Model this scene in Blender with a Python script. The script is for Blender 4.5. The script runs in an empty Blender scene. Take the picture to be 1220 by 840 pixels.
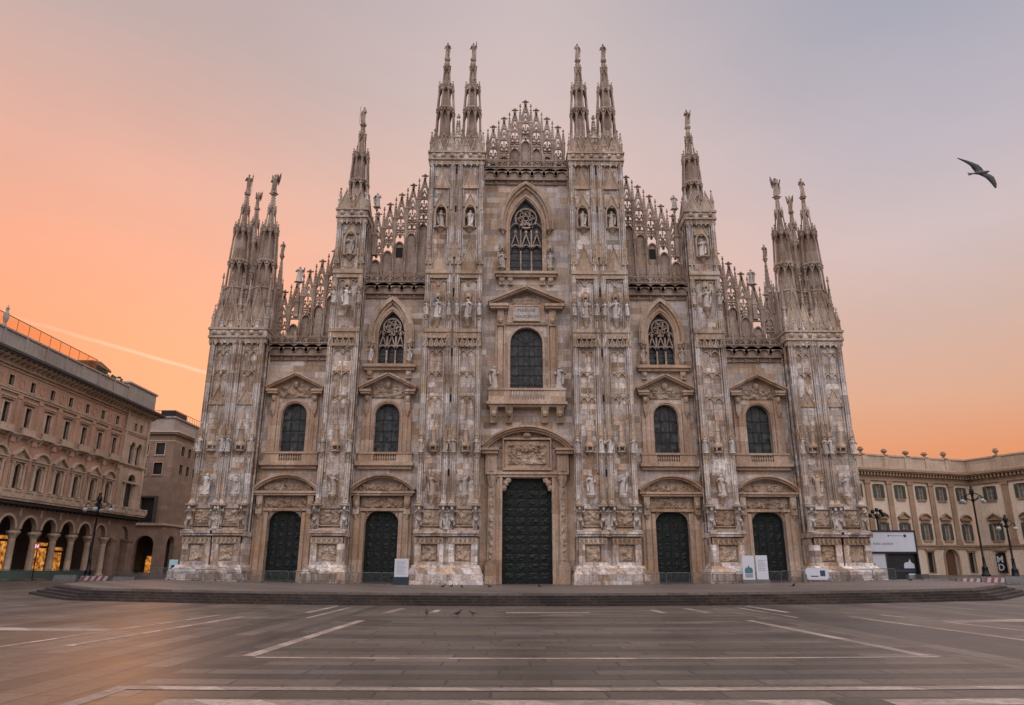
import bpy, bmesh, math, random
from mathutils import Vector, Matrix, noise
from mathutils.geometry import tessellate_polygon
R = math.radians
SC = bpy.context.scene
COL = SC.collection

# ---------------------------------------------------------------- camera, sky, sun, exposure
cam = bpy.data.objects.new("camera", bpy.data.cameras.new("camera"))
COL.objects.link(cam)
cam.data.sensor_width = 36.0
cam.data.lens = 862 / 1220 * 36
cam.data.clip_start = 0.1
cam.data.clip_end = 6000
P, Y, RO = R(16.578), R(0.513), R(0.129)
fw = Vector((math.sin(Y) * math.cos(P), math.cos(Y) * math.cos(P), math.sin(P)))
rt = Vector((math.cos(Y), -math.sin(Y), 0)); up = rt.cross(fw)
r2 = rt * math.cos(RO) + up * math.sin(RO); u2 = -rt * math.sin(RO) + up * math.cos(RO)
m = Matrix((r2, u2, -fw)).transposed().to_4x4(); m.translation = Vector((-2.39, -80, 2.4))
cam.matrix_world = m
SC.camera = cam

c4 = lambda *c: (*c, 1)
def lin(r, g, b):
    f = lambda c: (c / 255 / 12.92) if c <= 10 else ((c / 255 + .055) / 1.055) ** 2.4
    return (f(r), f(g), f(b), 1)

SC.view_settings.view_transform = 'Standard'
SC.view_settings.look = 'None'
SC.view_settings.exposure = 0.0
SC.view_settings.gamma = 1.0
SC.render.engine = 'CYCLES'
SC.cycles.use_denoising = True
SC.cycles.max_bounces = 6

class N:
    """small helper round a node tree"""
    def __init__(s, tree): s.t = tree; s.l = tree.links.new
    def n(s, typ, props=None, **inp):
        nd = s.t.nodes.new(typ)
        for k, v in (props or {}).items(): setattr(nd, k, v)
        for k, v in inp.items():
            key = int(k[1:]) if k[0] == '_' else k.replace('__', ' ')
            s.set(nd.inputs[key], v)
        return nd
    def set(s, sock, v):
        if isinstance(v, bpy.types.NodeSocket): s.l(v, sock)
        elif isinstance(v, bpy.types.Node): s.l(v.outputs[0], sock)
        else: sock.default_value = v
    def math(s, op, a, b=0.0, c=None):
        nd = s.n('ShaderNodeMath', {'operation': op}, _0=a, _1=b)
        if c is not None: s.set(nd.inputs[2], c)
        return nd.outputs[0]
    def mix(s, f, a, b, mode='MIX'):
        nd = s.t.nodes.new('ShaderNodeMix'); nd.data_type = 'RGBA'; nd.blend_type = mode
        s.set(nd.inputs[0], f); s.set(nd.inputs[6], a); s.set(nd.inputs[7], b)
        return nd.outputs[2]
    def ramp(s, f, stops, interp='LINEAR'):
        nd = s.t.nodes.new('ShaderNodeValToRGB'); cr = nd.color_ramp; cr.interpolation = interp
        while len(cr.elements) < len(stops): cr.elements.new(0.5)
        for e, (p, c) in zip(cr.elements, stops): e.position = p; e.color = c
        s.set(nd.inputs[0], f)
        return nd.outputs[0]
    def noise(s, vec, scale, detail=4, rough=.55, dim='3D'):
        nd = s.n('ShaderNodeTexNoise', {'noise_dimensions': dim}, Vector=vec, Scale=scale, Detail=detail, Roughness=rough)
        return nd.outputs[0]
    def xyz(s, v):
        nd = s.n('ShaderNodeSeparateXYZ', None, _0=v); return nd.outputs[0], nd.outputs[1], nd.outputs[2]
    def vec(s, x, y, z):
        return s.n('ShaderNodeCombineXYZ', None, _0=x, _1=y, _2=z).outputs[0]

SUN_EL, SUN_AZ = R(13.5), R(-25)          # low dawn sun, behind the cathedral to the left
world = bpy.data.worlds.new("World"); SC.world = world; world.use_nodes = True
w = N(world.node_tree)
for nd in list(world.node_tree.nodes): world.node_tree.nodes.remove(nd)
tc = w.n('ShaderNodeTexCoord').outputs['Generated']
dx, dy, dz = w.xyz(tc)
hyp = w.math('SQRT', w.math('ADD', w.math('MULTIPLY', dx, dx), w.math('MULTIPLY', dy, dy)))
az = w.math('DIVIDE', dx, hyp)
el = w.math('ADD', w.math('MULTIPLY', dz, 1.0), w.math('MULTIPLY', w.math('SUBTRACT', w.noise(tc, 2.2, 3), .5), .05))
left = w.ramp(el, [(0.0, lin(255, 150, 92)), (.17, lin(255, 152, 96)), (.26, lin(255, 159, 108)), (.36, lin(250, 170, 135)),
                   (.46, lin(235, 176, 154)), (.60, lin(196, 172, 167)), (.85, lin(158, 158, 174))])
right = w.ramp(el, [(0.0, lin(238, 140, 84)), (.13, lin(232, 150, 102)), (.20, lin(222, 170, 140)), (.29, lin(212, 180, 166)),
                    (.38, lin(210, 190, 189)), (.48, lin(194, 184, 192)), (.60, lin(171, 170, 183)), (.85, lin(156, 158, 174))])
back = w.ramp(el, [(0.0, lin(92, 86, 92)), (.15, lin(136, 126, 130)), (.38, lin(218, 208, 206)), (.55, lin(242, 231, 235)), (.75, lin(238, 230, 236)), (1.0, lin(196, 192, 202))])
mid = w.ramp(el, [(0.0, lin(246, 150, 92)), (.2, lin(252, 176, 132)), (.36, lin(241, 188, 162)), (.5, lin(226, 194, 182)), (.60, lin(213, 192, 188)),
                  (.70, lin(200, 185, 186)), (.9, lin(160, 160, 176))])
f_l = w.n('ShaderNodeMapRange', {'interpolation_type': 'SMOOTHSTEP'}, _0=az, _1=-.5, _2=.05).outputs[0]
f_r = w.n('ShaderNodeMapRange', {'interpolation_type': 'SMOOTHSTEP'}, _0=az, _1=.0, _2=.62).outputs[0]
front = w.mix(f_r, w.mix(f_l, left, mid), right)
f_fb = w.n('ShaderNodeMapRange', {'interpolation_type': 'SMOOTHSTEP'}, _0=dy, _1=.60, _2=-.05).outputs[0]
front = w.mix(1.0, front, w.ramp(w.noise(w.vec(dx, dy, w.math('MULTIPLY', dz, 2.6)), 3.2, 5, .6), [(.3, c4(.955, .965, .975)), (.7, c4(1.03, 1.02, 1.01))]), 'MULTIPLY')
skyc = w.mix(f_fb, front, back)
# the aeroplane's contrail: a thin high cloud along a great circle
p0 = Vector((-.555, .786, .271)).normalized(); p1 = Vector((-.384, .892, .238)).normalized()
nrm = p0.cross(p1).normalized()
dist = w.n('ShaderNodeVectorMath', {'operation': 'DOT_PRODUCT'}, _0=tc, _1=tuple(nrm)).outputs['Value']
wob = w.math('MULTIPLY', w.math('SUBTRACT', w.noise(tc, 26, 3), .5), .004)
fal = w.n('ShaderNodeMapRange', {'interpolation_type': 'SMOOTHSTEP'}, _0=w.math('ABSOLUTE', w.math('ADD', dist, wob)), _1=.0036, _2=.0, _3=0.0, _4=1.0).outputs[0]
fx = w.n('ShaderNodeMapRange', {'interpolation_type': 'SMOOTHSTEP'}, _0=az, _1=-.62, _2=-.44, _3=.08, _4=.40).outputs[0]
fx2 = w.n('ShaderNodeMapRange', {'interpolation_type': 'SMOOTHSTEP'}, _0=az, _1=-.25, _2=-.36).outputs[0]
ffr = w.math('GREATER_THAN', dy, 0.0)
cf = w.math('MULTIPLY', w.math('MULTIPLY', fal, fx), w.math('MULTIPLY', fx2, ffr))
skyc = w.mix(cf, skyc, lin(255, 222, 196))
nish = w.n('ShaderNodeTexSky', {'sky_type': 'NISHITA', 'sun_disc': False, 'sun_elevation': SUN_EL, 'sun_rotation': SUN_AZ, 'altitude': 120.0})
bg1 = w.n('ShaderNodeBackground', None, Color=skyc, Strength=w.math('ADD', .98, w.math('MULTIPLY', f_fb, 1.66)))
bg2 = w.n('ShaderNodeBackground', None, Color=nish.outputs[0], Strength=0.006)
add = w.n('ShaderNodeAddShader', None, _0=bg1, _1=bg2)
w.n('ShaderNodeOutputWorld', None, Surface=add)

sun = bpy.data.objects.new("sun", bpy.data.lights.new("sun", 'SUN')); COL.objects.link(sun)
sun.data.energy = .34; sun.data.angle = R(20.0); sun.data.color = (1.0, .42, .16)
sd = Vector((math.sin(SUN_AZ) * math.cos(SUN_EL), math.cos(SUN_AZ) * math.cos(SUN_EL), math.sin(SUN_EL)))
sun.rotation_euler = (-sd).to_track_quat('-Z', 'Y').to_euler()
sun.location = (-60, 60, 60)

# ---------------------------------------------------------------- materials
def newmat(name):
    mt = bpy.data.materials.new(name); mt.use_nodes = True
    k = N(mt.node_tree)
    bs = mt.node_tree.nodes['Principled BSDF']
    return mt, k, bs

def stone(name, palette, bw=1.15, bh=.62, joint=.35, stain=.55, tint=(.16, .095, .05, 1), seed=0.0, rough=.72, coord='Position', val=.25, bump=.35, small=True, contrast=.3):
    """coursed blocks of varied marble with streaks and dirt"""
    mt, k, bs = newmat(name)
    if coord == 'Position': pos = k.n('ShaderNodeNewGeometry').outputs['Position']
    else: pos = k.n('ShaderNodeTexCoord').outputs['Object']
    x, y, z = k.xyz(pos)
    u = k.math('ADD', x, k.math('MULTIPLY', y, .93))
    def cells(w_, h_, sd):
        rv = k.math('DIVIDE', k.math('ADD', z, sd * .37), h_)
        row = k.math('FLOOR', rv)
        rr = k.n('ShaderNodeTexWhiteNoise', {'noise_dimensions': '2D'}, Vector=k.vec(row, sd + 3.3, 0)).outputs[0]
        cv = k.math('ADD', k.math('DIVIDE', u, w_), k.math('MULTIPLY', rr, 7.0))
        col = k.math('FLOOR', cv)
        wn = k.n('ShaderNodeTexWhiteNoise', {'noise_dimensions': '3D'}, Vector=k.vec(col, row, sd))
        return rv, row, cv, col, wn
    rv, row, cv, col, wn = cells(bw, bh, seed + 1.7)
    n = len(palette)
    base = k.ramp(wn.outputs[0], [(i / n, c) for i, c in enumerate(palette)], 'CONSTANT')
    if small:
        _, _, _, _, wn2 = cells(bw * 2.3, bh * 2.9, seed + 9.1)
        big = k.ramp(wn2.outputs[0], [(i / n, c) for i, c in enumerate(palette[::-1])], 'CONSTANT')
        base = k.mix(.42, base, big)
    vv = k.math('ADD', 1 - val, k.math('MULTIPLY', k.math('FRACT', k.math('MULTIPLY', wn.outputs[0], 17.3)), 2 * val))
    base = k.mix(1.0, base, k.vec(vv, vv, vv), 'MULTIPLY')
    nz = k.noise(pos, 1.7, 6, .65)
    base = k.mix(k.math('MULTIPLY', nz, .55), base, k.mix(1.0, base, (.62, .55, .50, 1), 'MULTIPLY'))
    # rain streaks and soot: long in z, patchy
    st = k.noise(k.vec(k.math('MULTIPLY', x, 1.6), k.math('MULTIPLY', y, 1.6), k.math('MULTIPLY', z, .16)), 1.5, 5, .7)
    pt = k.noise(pos, .21, 4, .6)
    sf = k.n('ShaderNodeMapRange', {'interpolation_type': 'SMOOTHSTEP'}, _0=k.math('ADD', k.math('MULTIPLY', st, .7), k.math('MULTIPLY', pt, .5)), _1=.54, _2=.80).outputs[0]
    base = k.mix(k.math('MULTIPLY', sf, stain), base, tint)
    fine = k.noise(pos, 9.0, 4, .7)
    base = k.mix(1.0, base, k.ramp(fine, [(.3, (.68, .66, .64, 1)), (.7, (1.15, 1.15, 1.15, 1))]), 'MULTIPLY')
    midn = k.noise(pos, 3.6, 6, .72)
    base = k.mix(1.0, base, k.ramp(midn, [(.30, (1 - contrast,) * 3 + (1,)), (.5, (1, 1, 1, 1)), (.68, (1 + contrast * .5,) * 3 + (1,))]), 'MULTIPLY')
    if joint > 0:
        jx = k.math('MINIMUM', k.math('FRACT', cv), k.math('SUBTRACT', 1.0, k.math('FRACT', cv)))
        jz = k.math('MINIMUM', k.math('FRACT', rv), k.math('SUBTRACT', 1.0, k.math('FRACT', rv)))
        jf = k.math('MINIMUM', k.math('MULTIPLY', jx, bw), k.math('MULTIPLY', jz, bh))
        jm = k.n('ShaderNodeMapRange', None, _0=jf, _1=.0, _2=.035, _3=joint, _4=0.0).outputs[0]
        base = k.mix(jm, base, (.10, .075, .055, 1))
    k.set(bs.inputs['Base Color'], base)
    bs.inputs['Roughness'].default_value = rough
    bs.inputs['Specular IOR Level'].default_value = .3
    bh_ = k.math('ADD', k.math('MULTIPLY', fine, .6), k.math('ADD', k.math('MULTIPLY', nz, .8), k.math('MULTIPLY', wn.outputs[0], .3)))
    bp = k.n('ShaderNodeBump', None, Strength=bump, Distance=.06, Height=bh_)
    k.set(bs.inputs['Normal'], bp)
    return mt

def plain(name, c, rough=.6, metal=0.0, var=.25, scale=3.0, bump=.1, spec=.4, emit=None):
    mt, k, bs = newmat(name)
    pos = k.n('ShaderNodeTexCoord').outputs['Object']
    nz = k.noise(pos, scale, 5, .6)
    c = (*c[:3], 1)
    base = k.mix(1.0, c, k.ramp(nz, [(.25, (1 - var,) * 3 + (1,)), (.75, (1 + var,) * 3 + (1,))]), 'MULTIPLY')
    k.set(bs.inputs['Base Color'], base)
    bs.inputs['Roughness'].default_value = rough; bs.inputs['Metallic'].default_value = metal
    bs.inputs['Specular IOR Level'].default_value = spec
    if bump: k.set(bs.inputs['Normal'], k.n('ShaderNodeBump', None, Strength=bump, Distance=.03, Height=nz))
    if emit:
        k.set(bs.inputs['Emission Color'], (*emit[0], 1)); bs.inputs['Emission Strength'].default_value = emit[1]
    return mt

c4 = lambda *c: (*c, 1)
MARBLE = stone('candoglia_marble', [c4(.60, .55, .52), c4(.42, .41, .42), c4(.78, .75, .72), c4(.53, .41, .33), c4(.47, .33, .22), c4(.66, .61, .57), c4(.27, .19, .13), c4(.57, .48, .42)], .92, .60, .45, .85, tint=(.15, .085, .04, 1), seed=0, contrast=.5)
MARBLE_B = stone('bay_wall_marble', [c4(.54, .45, .37), c4(.47, .42, .39), c4(.68, .63, .60), c4(.46, .34, .24), c4(.52, .40, .30), c4(.62, .55, .49), c4(.36, .26, .18), c4(.54, .52, .52)], 1.5, .72, .35, .6, seed=4)
TRIM = stone('warm_dressed_stone', [c4(.50, .365, .265), c4(.45, .33, .245), c4(.55, .44, .345), c4(.42, .285, .19)], 2.6, 1.6, .12, .5, tint=(.12, .065, .03, 1), seed=7, val=.15)
CARVE = stone('carved_stone', [c4(.48, .38, .29), c4(.45, .35, .27), c4(.54, .46, .38), c4(.38, .275, .185)], 2.0, 1.9, 0, .65, tint=(.11, .06, .03, 1), seed=11, val=.15)
STATUE = stone('statue_marble', [c4(.54, .51, .48), c4(.47, .44, .42), c4(.60, .57, .54), c4(.42, .35, .29)], 1.9, 3.1, 0, .5, seed=15, val=.1)
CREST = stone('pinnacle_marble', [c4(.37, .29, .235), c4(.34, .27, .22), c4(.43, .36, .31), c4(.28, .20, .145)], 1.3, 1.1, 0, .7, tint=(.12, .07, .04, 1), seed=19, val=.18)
RIB = stone('rib_marble', [c4(.60, .57, .55), c4(.50, .48, .47), c4(.66, .63, .61), c4(.50, .42, .35), c4(.40, .31, .22)], 3.3, 1.1, .2, .8, tint=(.16, .09, .045, 1), seed=61, contrast=.4)
def leaded_glass():
    mt, k, bs = newmat('leaded_glass')
    pos = k.n('ShaderNodeNewGeometry').outputs['Position']; x, y, z = k.xyz(pos)
    cell = k.n('ShaderNodeTexWhiteNoise', {'noise_dimensions': '2D'}, Vector=k.vec(k.math('FLOOR', k.math('DIVIDE', x, .31)), k.math('FLOOR', k.math('DIVIDE', z, .40)), 0)).outputs[0]
    base = k.ramp(cell, [(0, c4(.010, .012, .014)), (.5, c4(.024, .028, .031)), (.85, c4(.040, .046, .048)), (1, c4(.060, .066, .070))])
    base = k.mix(1.0, base, k.ramp(k.noise(pos, .9, 5, .7), [(.3, c4(.6, .6, .6)), (.7, c4(1.4, 1.4, 1.35))]), 'MULTIPLY')
    k.set(bs.inputs['Base Color'], base); k.set(bs.inputs['Roughness'], k.math('ADD', .22, k.math('MULTIPLY', cell, .3))); bs.inputs['Specular IOR Level'].default_value = .3
    k.set(bs.inputs['Normal'], k.n('ShaderNodeBump', None, Strength=.5, Distance=.05, Height=k.math('ADD', cell, k.noise(pos, 3, 3))))
    return mt
GLASS = leaded_glass()
LEAD = plain('glazing_iron', (.010, .011, .012), .6, 0, .2)
BRONZE = plain('dark_bronze', (.010, .0158, .0132), .5, .35, .7, 5.0, .4, .35)
DARK = plain('dark_slit', (.012, .010, .009), .9)
TEXTM = plain('cut_letters', (.15, .115, .10), .8)

# ---------------------------------------------------------------- geometry helpers
class MB:
    def __init__(s): s.v = []; s.f = []
    def poly(s, pts, faces):
        b = len(s.v); s.v += [tuple(p) for p in pts]; s.f += [tuple(b + i for i in f) for f in faces]
    def box(s, x0, x1, y0, y1, z0, z1, skew=None):
        p = [(x0, y0, z0), (x1, y0, z0), (x1, y1, z0), (x0, y1, z0), (x0, y0, z1), (x1, y0, z1), (x1, y1, z1), (x0, y1, z1)]
        s.poly(p, [(0, 3, 2, 1), (4, 5, 6, 7), (0, 1, 5, 4), (1, 2, 6, 5), (2, 3, 7, 6), (3, 0, 4, 7)])
    def frus(s, x0, x1, y0, y1, z0, X0, X1, Y0, Y1, z1):
        p = [(x0, y0, z0), (x1, y0, z0), (x1, y1, z0), (x0, y1, z0), (X0, Y0, z1), (X1, Y0, z1), (X1, Y1, z1), (X0, Y1, z1)]
        s.poly(p, [(0, 3, 2, 1), (4, 5, 6, 7), (0, 1, 5, 4), (1, 2, 6, 5), (2, 3, 7, 6), (3, 0, 4, 7)])
    def prism(s, pts, y0, y1, holes=()):
        """polygon in XZ extruded from y0 (front) to y1"""
        loops = [list(pts)] + [list(h) for h in holes]
        tri = tessellate_polygon([[Vector((a, b, 0)) for a, b in lp] for lp in loops])
        flat = [p for lp in loops for p in lp]
        n = len(flat)
        V = [(a, y0, b) for a, b in flat] + [(a, y1, b) for a, b in flat]
        F = []
        for t in tri:
            a, b, c = (flat[i] for i in t)
            cr = (b[0] - a[0]) * (c[1] - a[1]) - (b[1] - a[1]) * (c[0] - a[0])
            t = t if cr > 0 else t[::-1]
            F.append(tuple(t)); F.append(tuple(i + n for i in t[::-1]))
        o = 0
        for li, lp in enumerate(loops):
            ar = sum(lp[i][0] * lp[(i + 1) % len(lp)][1] - lp[(i + 1) % len(lp)][0] * lp[i][1] for i in range(len(lp)))
            ccw = ar > 0
            for i in range(len(lp)):
                j = (i + 1) % len(lp)
                q = (o + i, o + i + n, o + j + n, o + j)
                if li == 0: F.append(q[::-1] if ccw else q)
                else: F.append(q if ccw else q[::-1])
            o += len(lp)
        s.poly(V, F)
    def band(s, path, t0, t1, y0, y1, closed=False):
        """moulding following a path in XZ, offset t0..t1 to its left"""
        n = len(path); inn = []; out = []
        for i in range(n):
            a = path[(i - 1) % n] if (i or closed) else path[0]
            b = path[(i + 1) % n] if (i < n - 1 or closed) else path[-1]
            d = Vector((b[0] - a[0], b[1] - a[1])); d.normalize() if d.length else None
            nn = Vector((-d.y, d.x))
            inn.append((path[i][0] + nn.x * t0, path[i][1] + nn.y * t0)); out.append((path[i][0] + nn.x * t1, path[i][1] + nn.y * t1))
        V = []
        for a, b in zip(inn, out): V += [(a[0], y0, a[1]), (b[0], y0, b[1]), (b[0], y1, b[1]), (a[0], y1, a[1])]
        F = []
        for i in range(n if closed else n - 1):
            j = (i + 1) % n
            for q in range(4):
                F.append((4 * i + q, 4 * i + (q + 1) % 4, 4 * j + (q + 1) % 4, 4 * j + q))
        if not closed: F += [(3, 2, 1, 0), (4 * n - 4, 4 * n - 3, 4 * n - 2, 4 * n - 1)]
        s.poly(V, F)
    def bar(s, p, q, w, d=None, up=(0, 1, 0)):
        p = Vector(p); q = Vector(q); d = d or w
        t = (q - p).normalized(); a = t.cross(Vector(up))
        if a.length < 1e-3: a = t.cross(Vector((1, 0, 0)))
        a.normalize(); b = a.cross(t).normalized()
        V = [c + a * i * w / 2 + b * j * d / 2 for c in (p, q) for i, j in ((-1, -1), (1, -1), (1, 1), (-1, 1))]
        s.poly(V, [(0, 1, 2, 3), (7, 6, 5, 4), (0, 4, 5, 1), (1, 5, 6, 2), (2, 6, 7, 3), (3, 7, 4, 0)])
    def lathe(s, prof, n=8, cx=0, cy=0, rot=0.0, sy=1.0):
        V = []; F = []
        for r, z in prof:
            for i in range(n):
                a = rot + 2 * math.pi * i / n
                V.append((cx + r * math.cos(a), cy + sy * r * math.sin(a), z))
        for k in range(len(prof) - 1):
            for i in range(n):
                j = (i + 1) % n
                F.append((k * n + i, k * n + j, (k + 1) * n + j, (k + 1) * n + i))
        F.append(tuple(range(n))[::-1]); F.append(tuple((len(prof) - 1) * n + i for i in range(n)))
        s.poly(V, F)
    def tube(s, pts, rad, n=6):
        pts = [Vector(p) for p in pts]; V = []; F = []
        for i, p in enumerate(pts):
            t = (pts[min(i + 1, len(pts) - 1)] - pts[max(i - 1, 0)]).normalized()
            a = t.cross(Vector((0, 0, 1)))
            if a.length < .05: a = t.cross(Vector((1, 0, 0)))
            a.normalize(); b = t.cross(a)
            r = rad[i] if isinstance(rad, (list, tuple)) else rad
            for k in range(n):
                g = 2 * math.pi * k / n; V.append(p + a * r * math.cos(g) + b * r * math.sin(g))
        for i in range(len(pts) - 1):
            for k in range(n):
                j = (k + 1) % n; F.append((i * n + k, i * n + j, (i + 1) * n + j, (i + 1) * n + k))
        F.append(tuple(range(n))); F.append(tuple(range((len(pts) - 1) * n, len(pts) * n))[::-1])
        s.poly(V, F)
    def ball(s, c, r, n=8, sz=1.0, sy=1.0):
        m_ = max(4, n // 2 + 1)
        s2 = MB(); s2.lathe([(max(r * math.sin(math.pi * i / m_), r * .02), -r * sz * math.cos(math.pi * i / m_)) for i in range(m_ + 1)], n, sy=sy)
        s.poly([(c[0] + a, c[1] + b, c[2] + d) for a, b, d in s2.v], s2.f)
    def add(s, o, M_=None):
        s.poly([M_ @ Vector(p) for p in o.v] if M_ else o.v, o.f)
    def relief(s, x0, x1, z0, z1, y, amp, seed=0, cell=.11, freq=1.9):
        nx = max(4, int((x1 - x0) / cell)); nz = max(4, int((z1 - z0) / cell)); V = []; F = []
        for j in range(nz + 1):
            for i in range(nx + 1):
                X = x0 + (x1 - x0) * i / nx; Z = z0 + (z1 - z0) * j / nz
                h = noise.noise(Vector((X * freq, Z * freq, seed * 3.7))) * .8 + abs(noise.noise(Vector((X * freq * 2.1, Z * freq * 1.7, seed * 1.3 + 9)))) * .9
                e = min(1, min(i, nx - i, j, nz - j) / 1.5)
                V.append((X, y - amp * max(0, h + .1) * e, Z))
        for j in range(nz):
            for i in range(nx):
                a = j * (nx + 1) + i; F.append((a, a + 1, a + nx + 2, a + nx + 1))
        s.poly(V, F)
    def mesh(s, name, mat, smooth=False):
        me = bpy.data.meshes.new(name); me.from_pydata(s.v, [], s.f)
        me.materials.append(mat); me.update()
        if smooth:
            me.polygons.foreach_set('use_smooth', [True] * len(me.polygons))
        return me
    def build(s, name, mat, parent=None, smooth=False, loc=None, rotz=0):
        return put(name, s.mesh(name, mat, smooth), parent, loc, rotz)

def put(name, me, parent=None, loc=None, rotz=0, scale=None):
    o = bpy.data.objects.new(name, me); COL.objects.link(o)
    if parent: o.parent = parent
    if loc: o.location = loc
    if rotz: o.rotation_euler = (0, 0, rotz)
    if scale: o.scale = scale
    return o
def text_mesh(cu, name, par, loc, rot):
    """lettering as a real mesh"""
    tmp = bpy.data.objects.new('lettering', cu); COL.objects.link(tmp)
    bpy.context.view_layer.update()
    me = bpy.data.meshes.new_from_object(tmp); bpy.data.objects.remove(tmp)
    o = put(name, me, par, loc); o.rotation_euler = rot
    return o
def thing(name, label, cat, loc=(0, 0, 0), rotz=0, group=None):
    o = put(name, None, None, loc, rotz); o.empty_display_size = .5
    return tag(o, label, cat, group)
def tag(o, label, cat, group=None):
    o['label'] = label; o['category'] = cat
    if group: o['group'] = group
    return o
def struct(o): o['kind'] = 'structure'; return o
def children(o): return [c for c in COL.objects if c.parent == o]
def copy_tree(o, loc, rotz=None, label=None):
    def rec(src, par):
        c = src.copy(); COL.objects.link(c)
        if par: c.parent = par
        for ch in children(src): rec(ch, c)
        return c
    c = rec(o, None); c.location = loc
    if rotz is not None: c.rotation_euler = (0, 0, rotz)
    if label: c['label'] = label
    return c

def arc(cx, cz, r, a0, a1, n=12):
    return [(cx + r * math.cos(R(a0 + (a1 - a0) * i / n)), cz + r * math.sin(R(a0 + (a1 - a0) * i / n))) for i in range(n + 1)]
def round_arch(cx, hw, zs, n=14):           # left spring over the top to the right spring
    return arc(cx, zs, hw, 180, 0, n)
def ogive(cx, hw, zs, rise, n=10):
    c = (rise * rise - hw * hw) / (2 * hw); r = hw + c; am = math.degrees(math.atan2(rise, c))
    L = [(cx + c - r * math.cos(R(am * i / n)), zs + r * math.sin(R(am * i / n))) for i in range(n + 1)]
    return L + [(2 * cx - a, b) for a, b in L[-2::-1]]
def segment(cx, hw, z0, rise, n=14):
    r = (hw * hw + rise * rise) / (2 * rise); a = math.degrees(math.asin(hw / r))
    return arc(cx, z0 + rise - r, r, 90 + a, 90 - a, n)
def bowl(x): return min(3.9e-4 * (x + 2.4) ** 2, 1.5)
# ---------------------------------------------------------------- ground, steps
def paving():
    mt, k, bs = newmat('granite_paving')
    pos = k.n('ShaderNodeNewGeometry').outputs['Position']
    x, y, z = k.xyz(pos)
    ax = k.math('ABSOLUTE', x)
    # long courses parallel to the facade near the camera, courses towards it at the sides
    side = k.math('GREATER_THAN', ax, 10.2)
    nearf = k.math('MULTIPLY', k.math('GREATER_THAN', ax, 1e-6), k.math('SUBTRACT', 1.0, side))
    def slabs(a, b, wa, wb, sd):
        rv = k.math('DIVIDE', b, wb); row = k.math('FLOOR', rv)
        rr = k.n('ShaderNodeTexWhiteNoise', {'noise_dimensions': '2D'}, Vector=k.vec(row, sd, 0)).outputs[0]
        cv = k.math('ADD', k.math('DIVIDE', a, wa), k.math('MULTIPLY', rr, 5)); col = k.math('FLOOR', cv)
        wn = k.n('ShaderNodeTexWhiteNoise', {'noise_dimensions': '3D'}, Vector=k.vec(col, row, sd)).outputs[0]
        jx = k.math('MULTIPLY', k.math('MINIMUM', k.math('FRACT', cv), k.math('SUBTRACT', 1.0, k.math('FRACT', cv))), wa)
        jz = k.math('MULTIPLY', k.math('MINIMUM', k.math('FRACT', rv), k.math('SUBTRACT', 1.0, k.math('FRACT', rv))), wb)
        return wn, rr, k.math('MINIMUM', jx, jz)
    wn1, rr1, j1 = slabs(x, y, 2.3, .80, 2.0)
    wn2, rr2, j2 = slabs(y, x, 2.1, .82, 5.0)
    lm = lambda f, a, b: k.math('ADD', k.math('MULTIPLY', a, k.math('SUBTRACT', 1.0, f)), k.math('MULTIPLY', b, f))
    wn = lm(side, wn1, wn2); rr = lm(side, rr1, rr2); jf = lm(side, j1, j2)
    base = k.ramp(wn, [(0, c4(.060, .045, .035)), (.35, c4(.098, .077, .060)), (.7, c4(.078, .058, .045)), (1, c4(.120, .096, .078))])
    base = k.mix(k.math('MULTIPLY', k.math('GREATER_THAN', rr, .74), .7), base, c4(.036, .031, .029))
    nz = k.noise(pos, .35, 6, .62)
    base = k.mix(1.0, base, k.ramp(nz, [(.28, c4(.78, .76, .76)), (.5, c4(1, 1, 1)), (.72, c4(1.2, 1.16, 1.12))]), 'MULTIPLY')
    fine = k.noise(pos, 7, 8, .78)
    base = k.mix(1.0, base, k.ramp(fine, [(.32, c4(.55, .55, .55)), (.68, c4(1.4, 1.4, 1.4))]), 'MULTIPLY')
    spots = k.n('ShaderNodeTexVoronoi', {'feature': 'F1'}, Vector=pos, Scale=1.6).outputs[0]
    base = k.mix(k.n('ShaderNodeMapRange', None, _0=spots, _1=.035, _2=.06, _3=.7, _4=0).outputs[0], base, c4(.03, .027, .025))
    jm = k.n('ShaderNodeMapRange', None, _0=jf, _1=.016, _2=.045, _3=.9, _4=0.0).outputs[0]
    base = k.mix(jm, base, c4(.03, .026, .023))
    k.set(bs.inputs['Base Color'], base)
    k.set(bs.inputs['Roughness'], k.ramp(nz, [(.3, c4(.34, .34, .34)), (.7, c4(.50, .50, .50))]))
    bs.inputs['Specular IOR Level'].default_value = .62
    hh = k.math('SUBTRACT', k.math('ADD', k.math('MULTIPLY', fine, .25), k.math('MULTIPLY', wn, .12)), k.math('MULTIPLY', jm, .5))
    k.set(bs.inputs['Normal'], k.n('ShaderNodeBump', None, Strength=.35, Distance=.02, Height=hh))
    return mt
PAVE = paving()
STEP = stone('step_granite', [c4(.034, .027, .025), c4(.027, .022, .021), c4(.042, .034, .031), c4(.031, .025, .023)], 1.9, 5.0, .3, .3, seed=23, rough=.85, val=.2, small=False)
TERR = stone('terrace_granite', [c4(.150, .125, .11), c4(.135, .112, .10), c4(.165, .14, .124), c4(.125, .104, .09)], 1.4, 9.0, .5, .25, tint=(.08, .06, .05, 1), seed=27, rough=.5, val=.18, small=False)
BANDM = stone('pale_paving_band', [c4(.33, .27, .23), c4(.29, .235, .20), c4(.37, .305, .26), c4(.25, .20, .17)], 1.3, 9.0, .5, .35, tint=(.16, .12, .10, 1), seed=31, rough=.5, val=.15, small=False)

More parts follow.
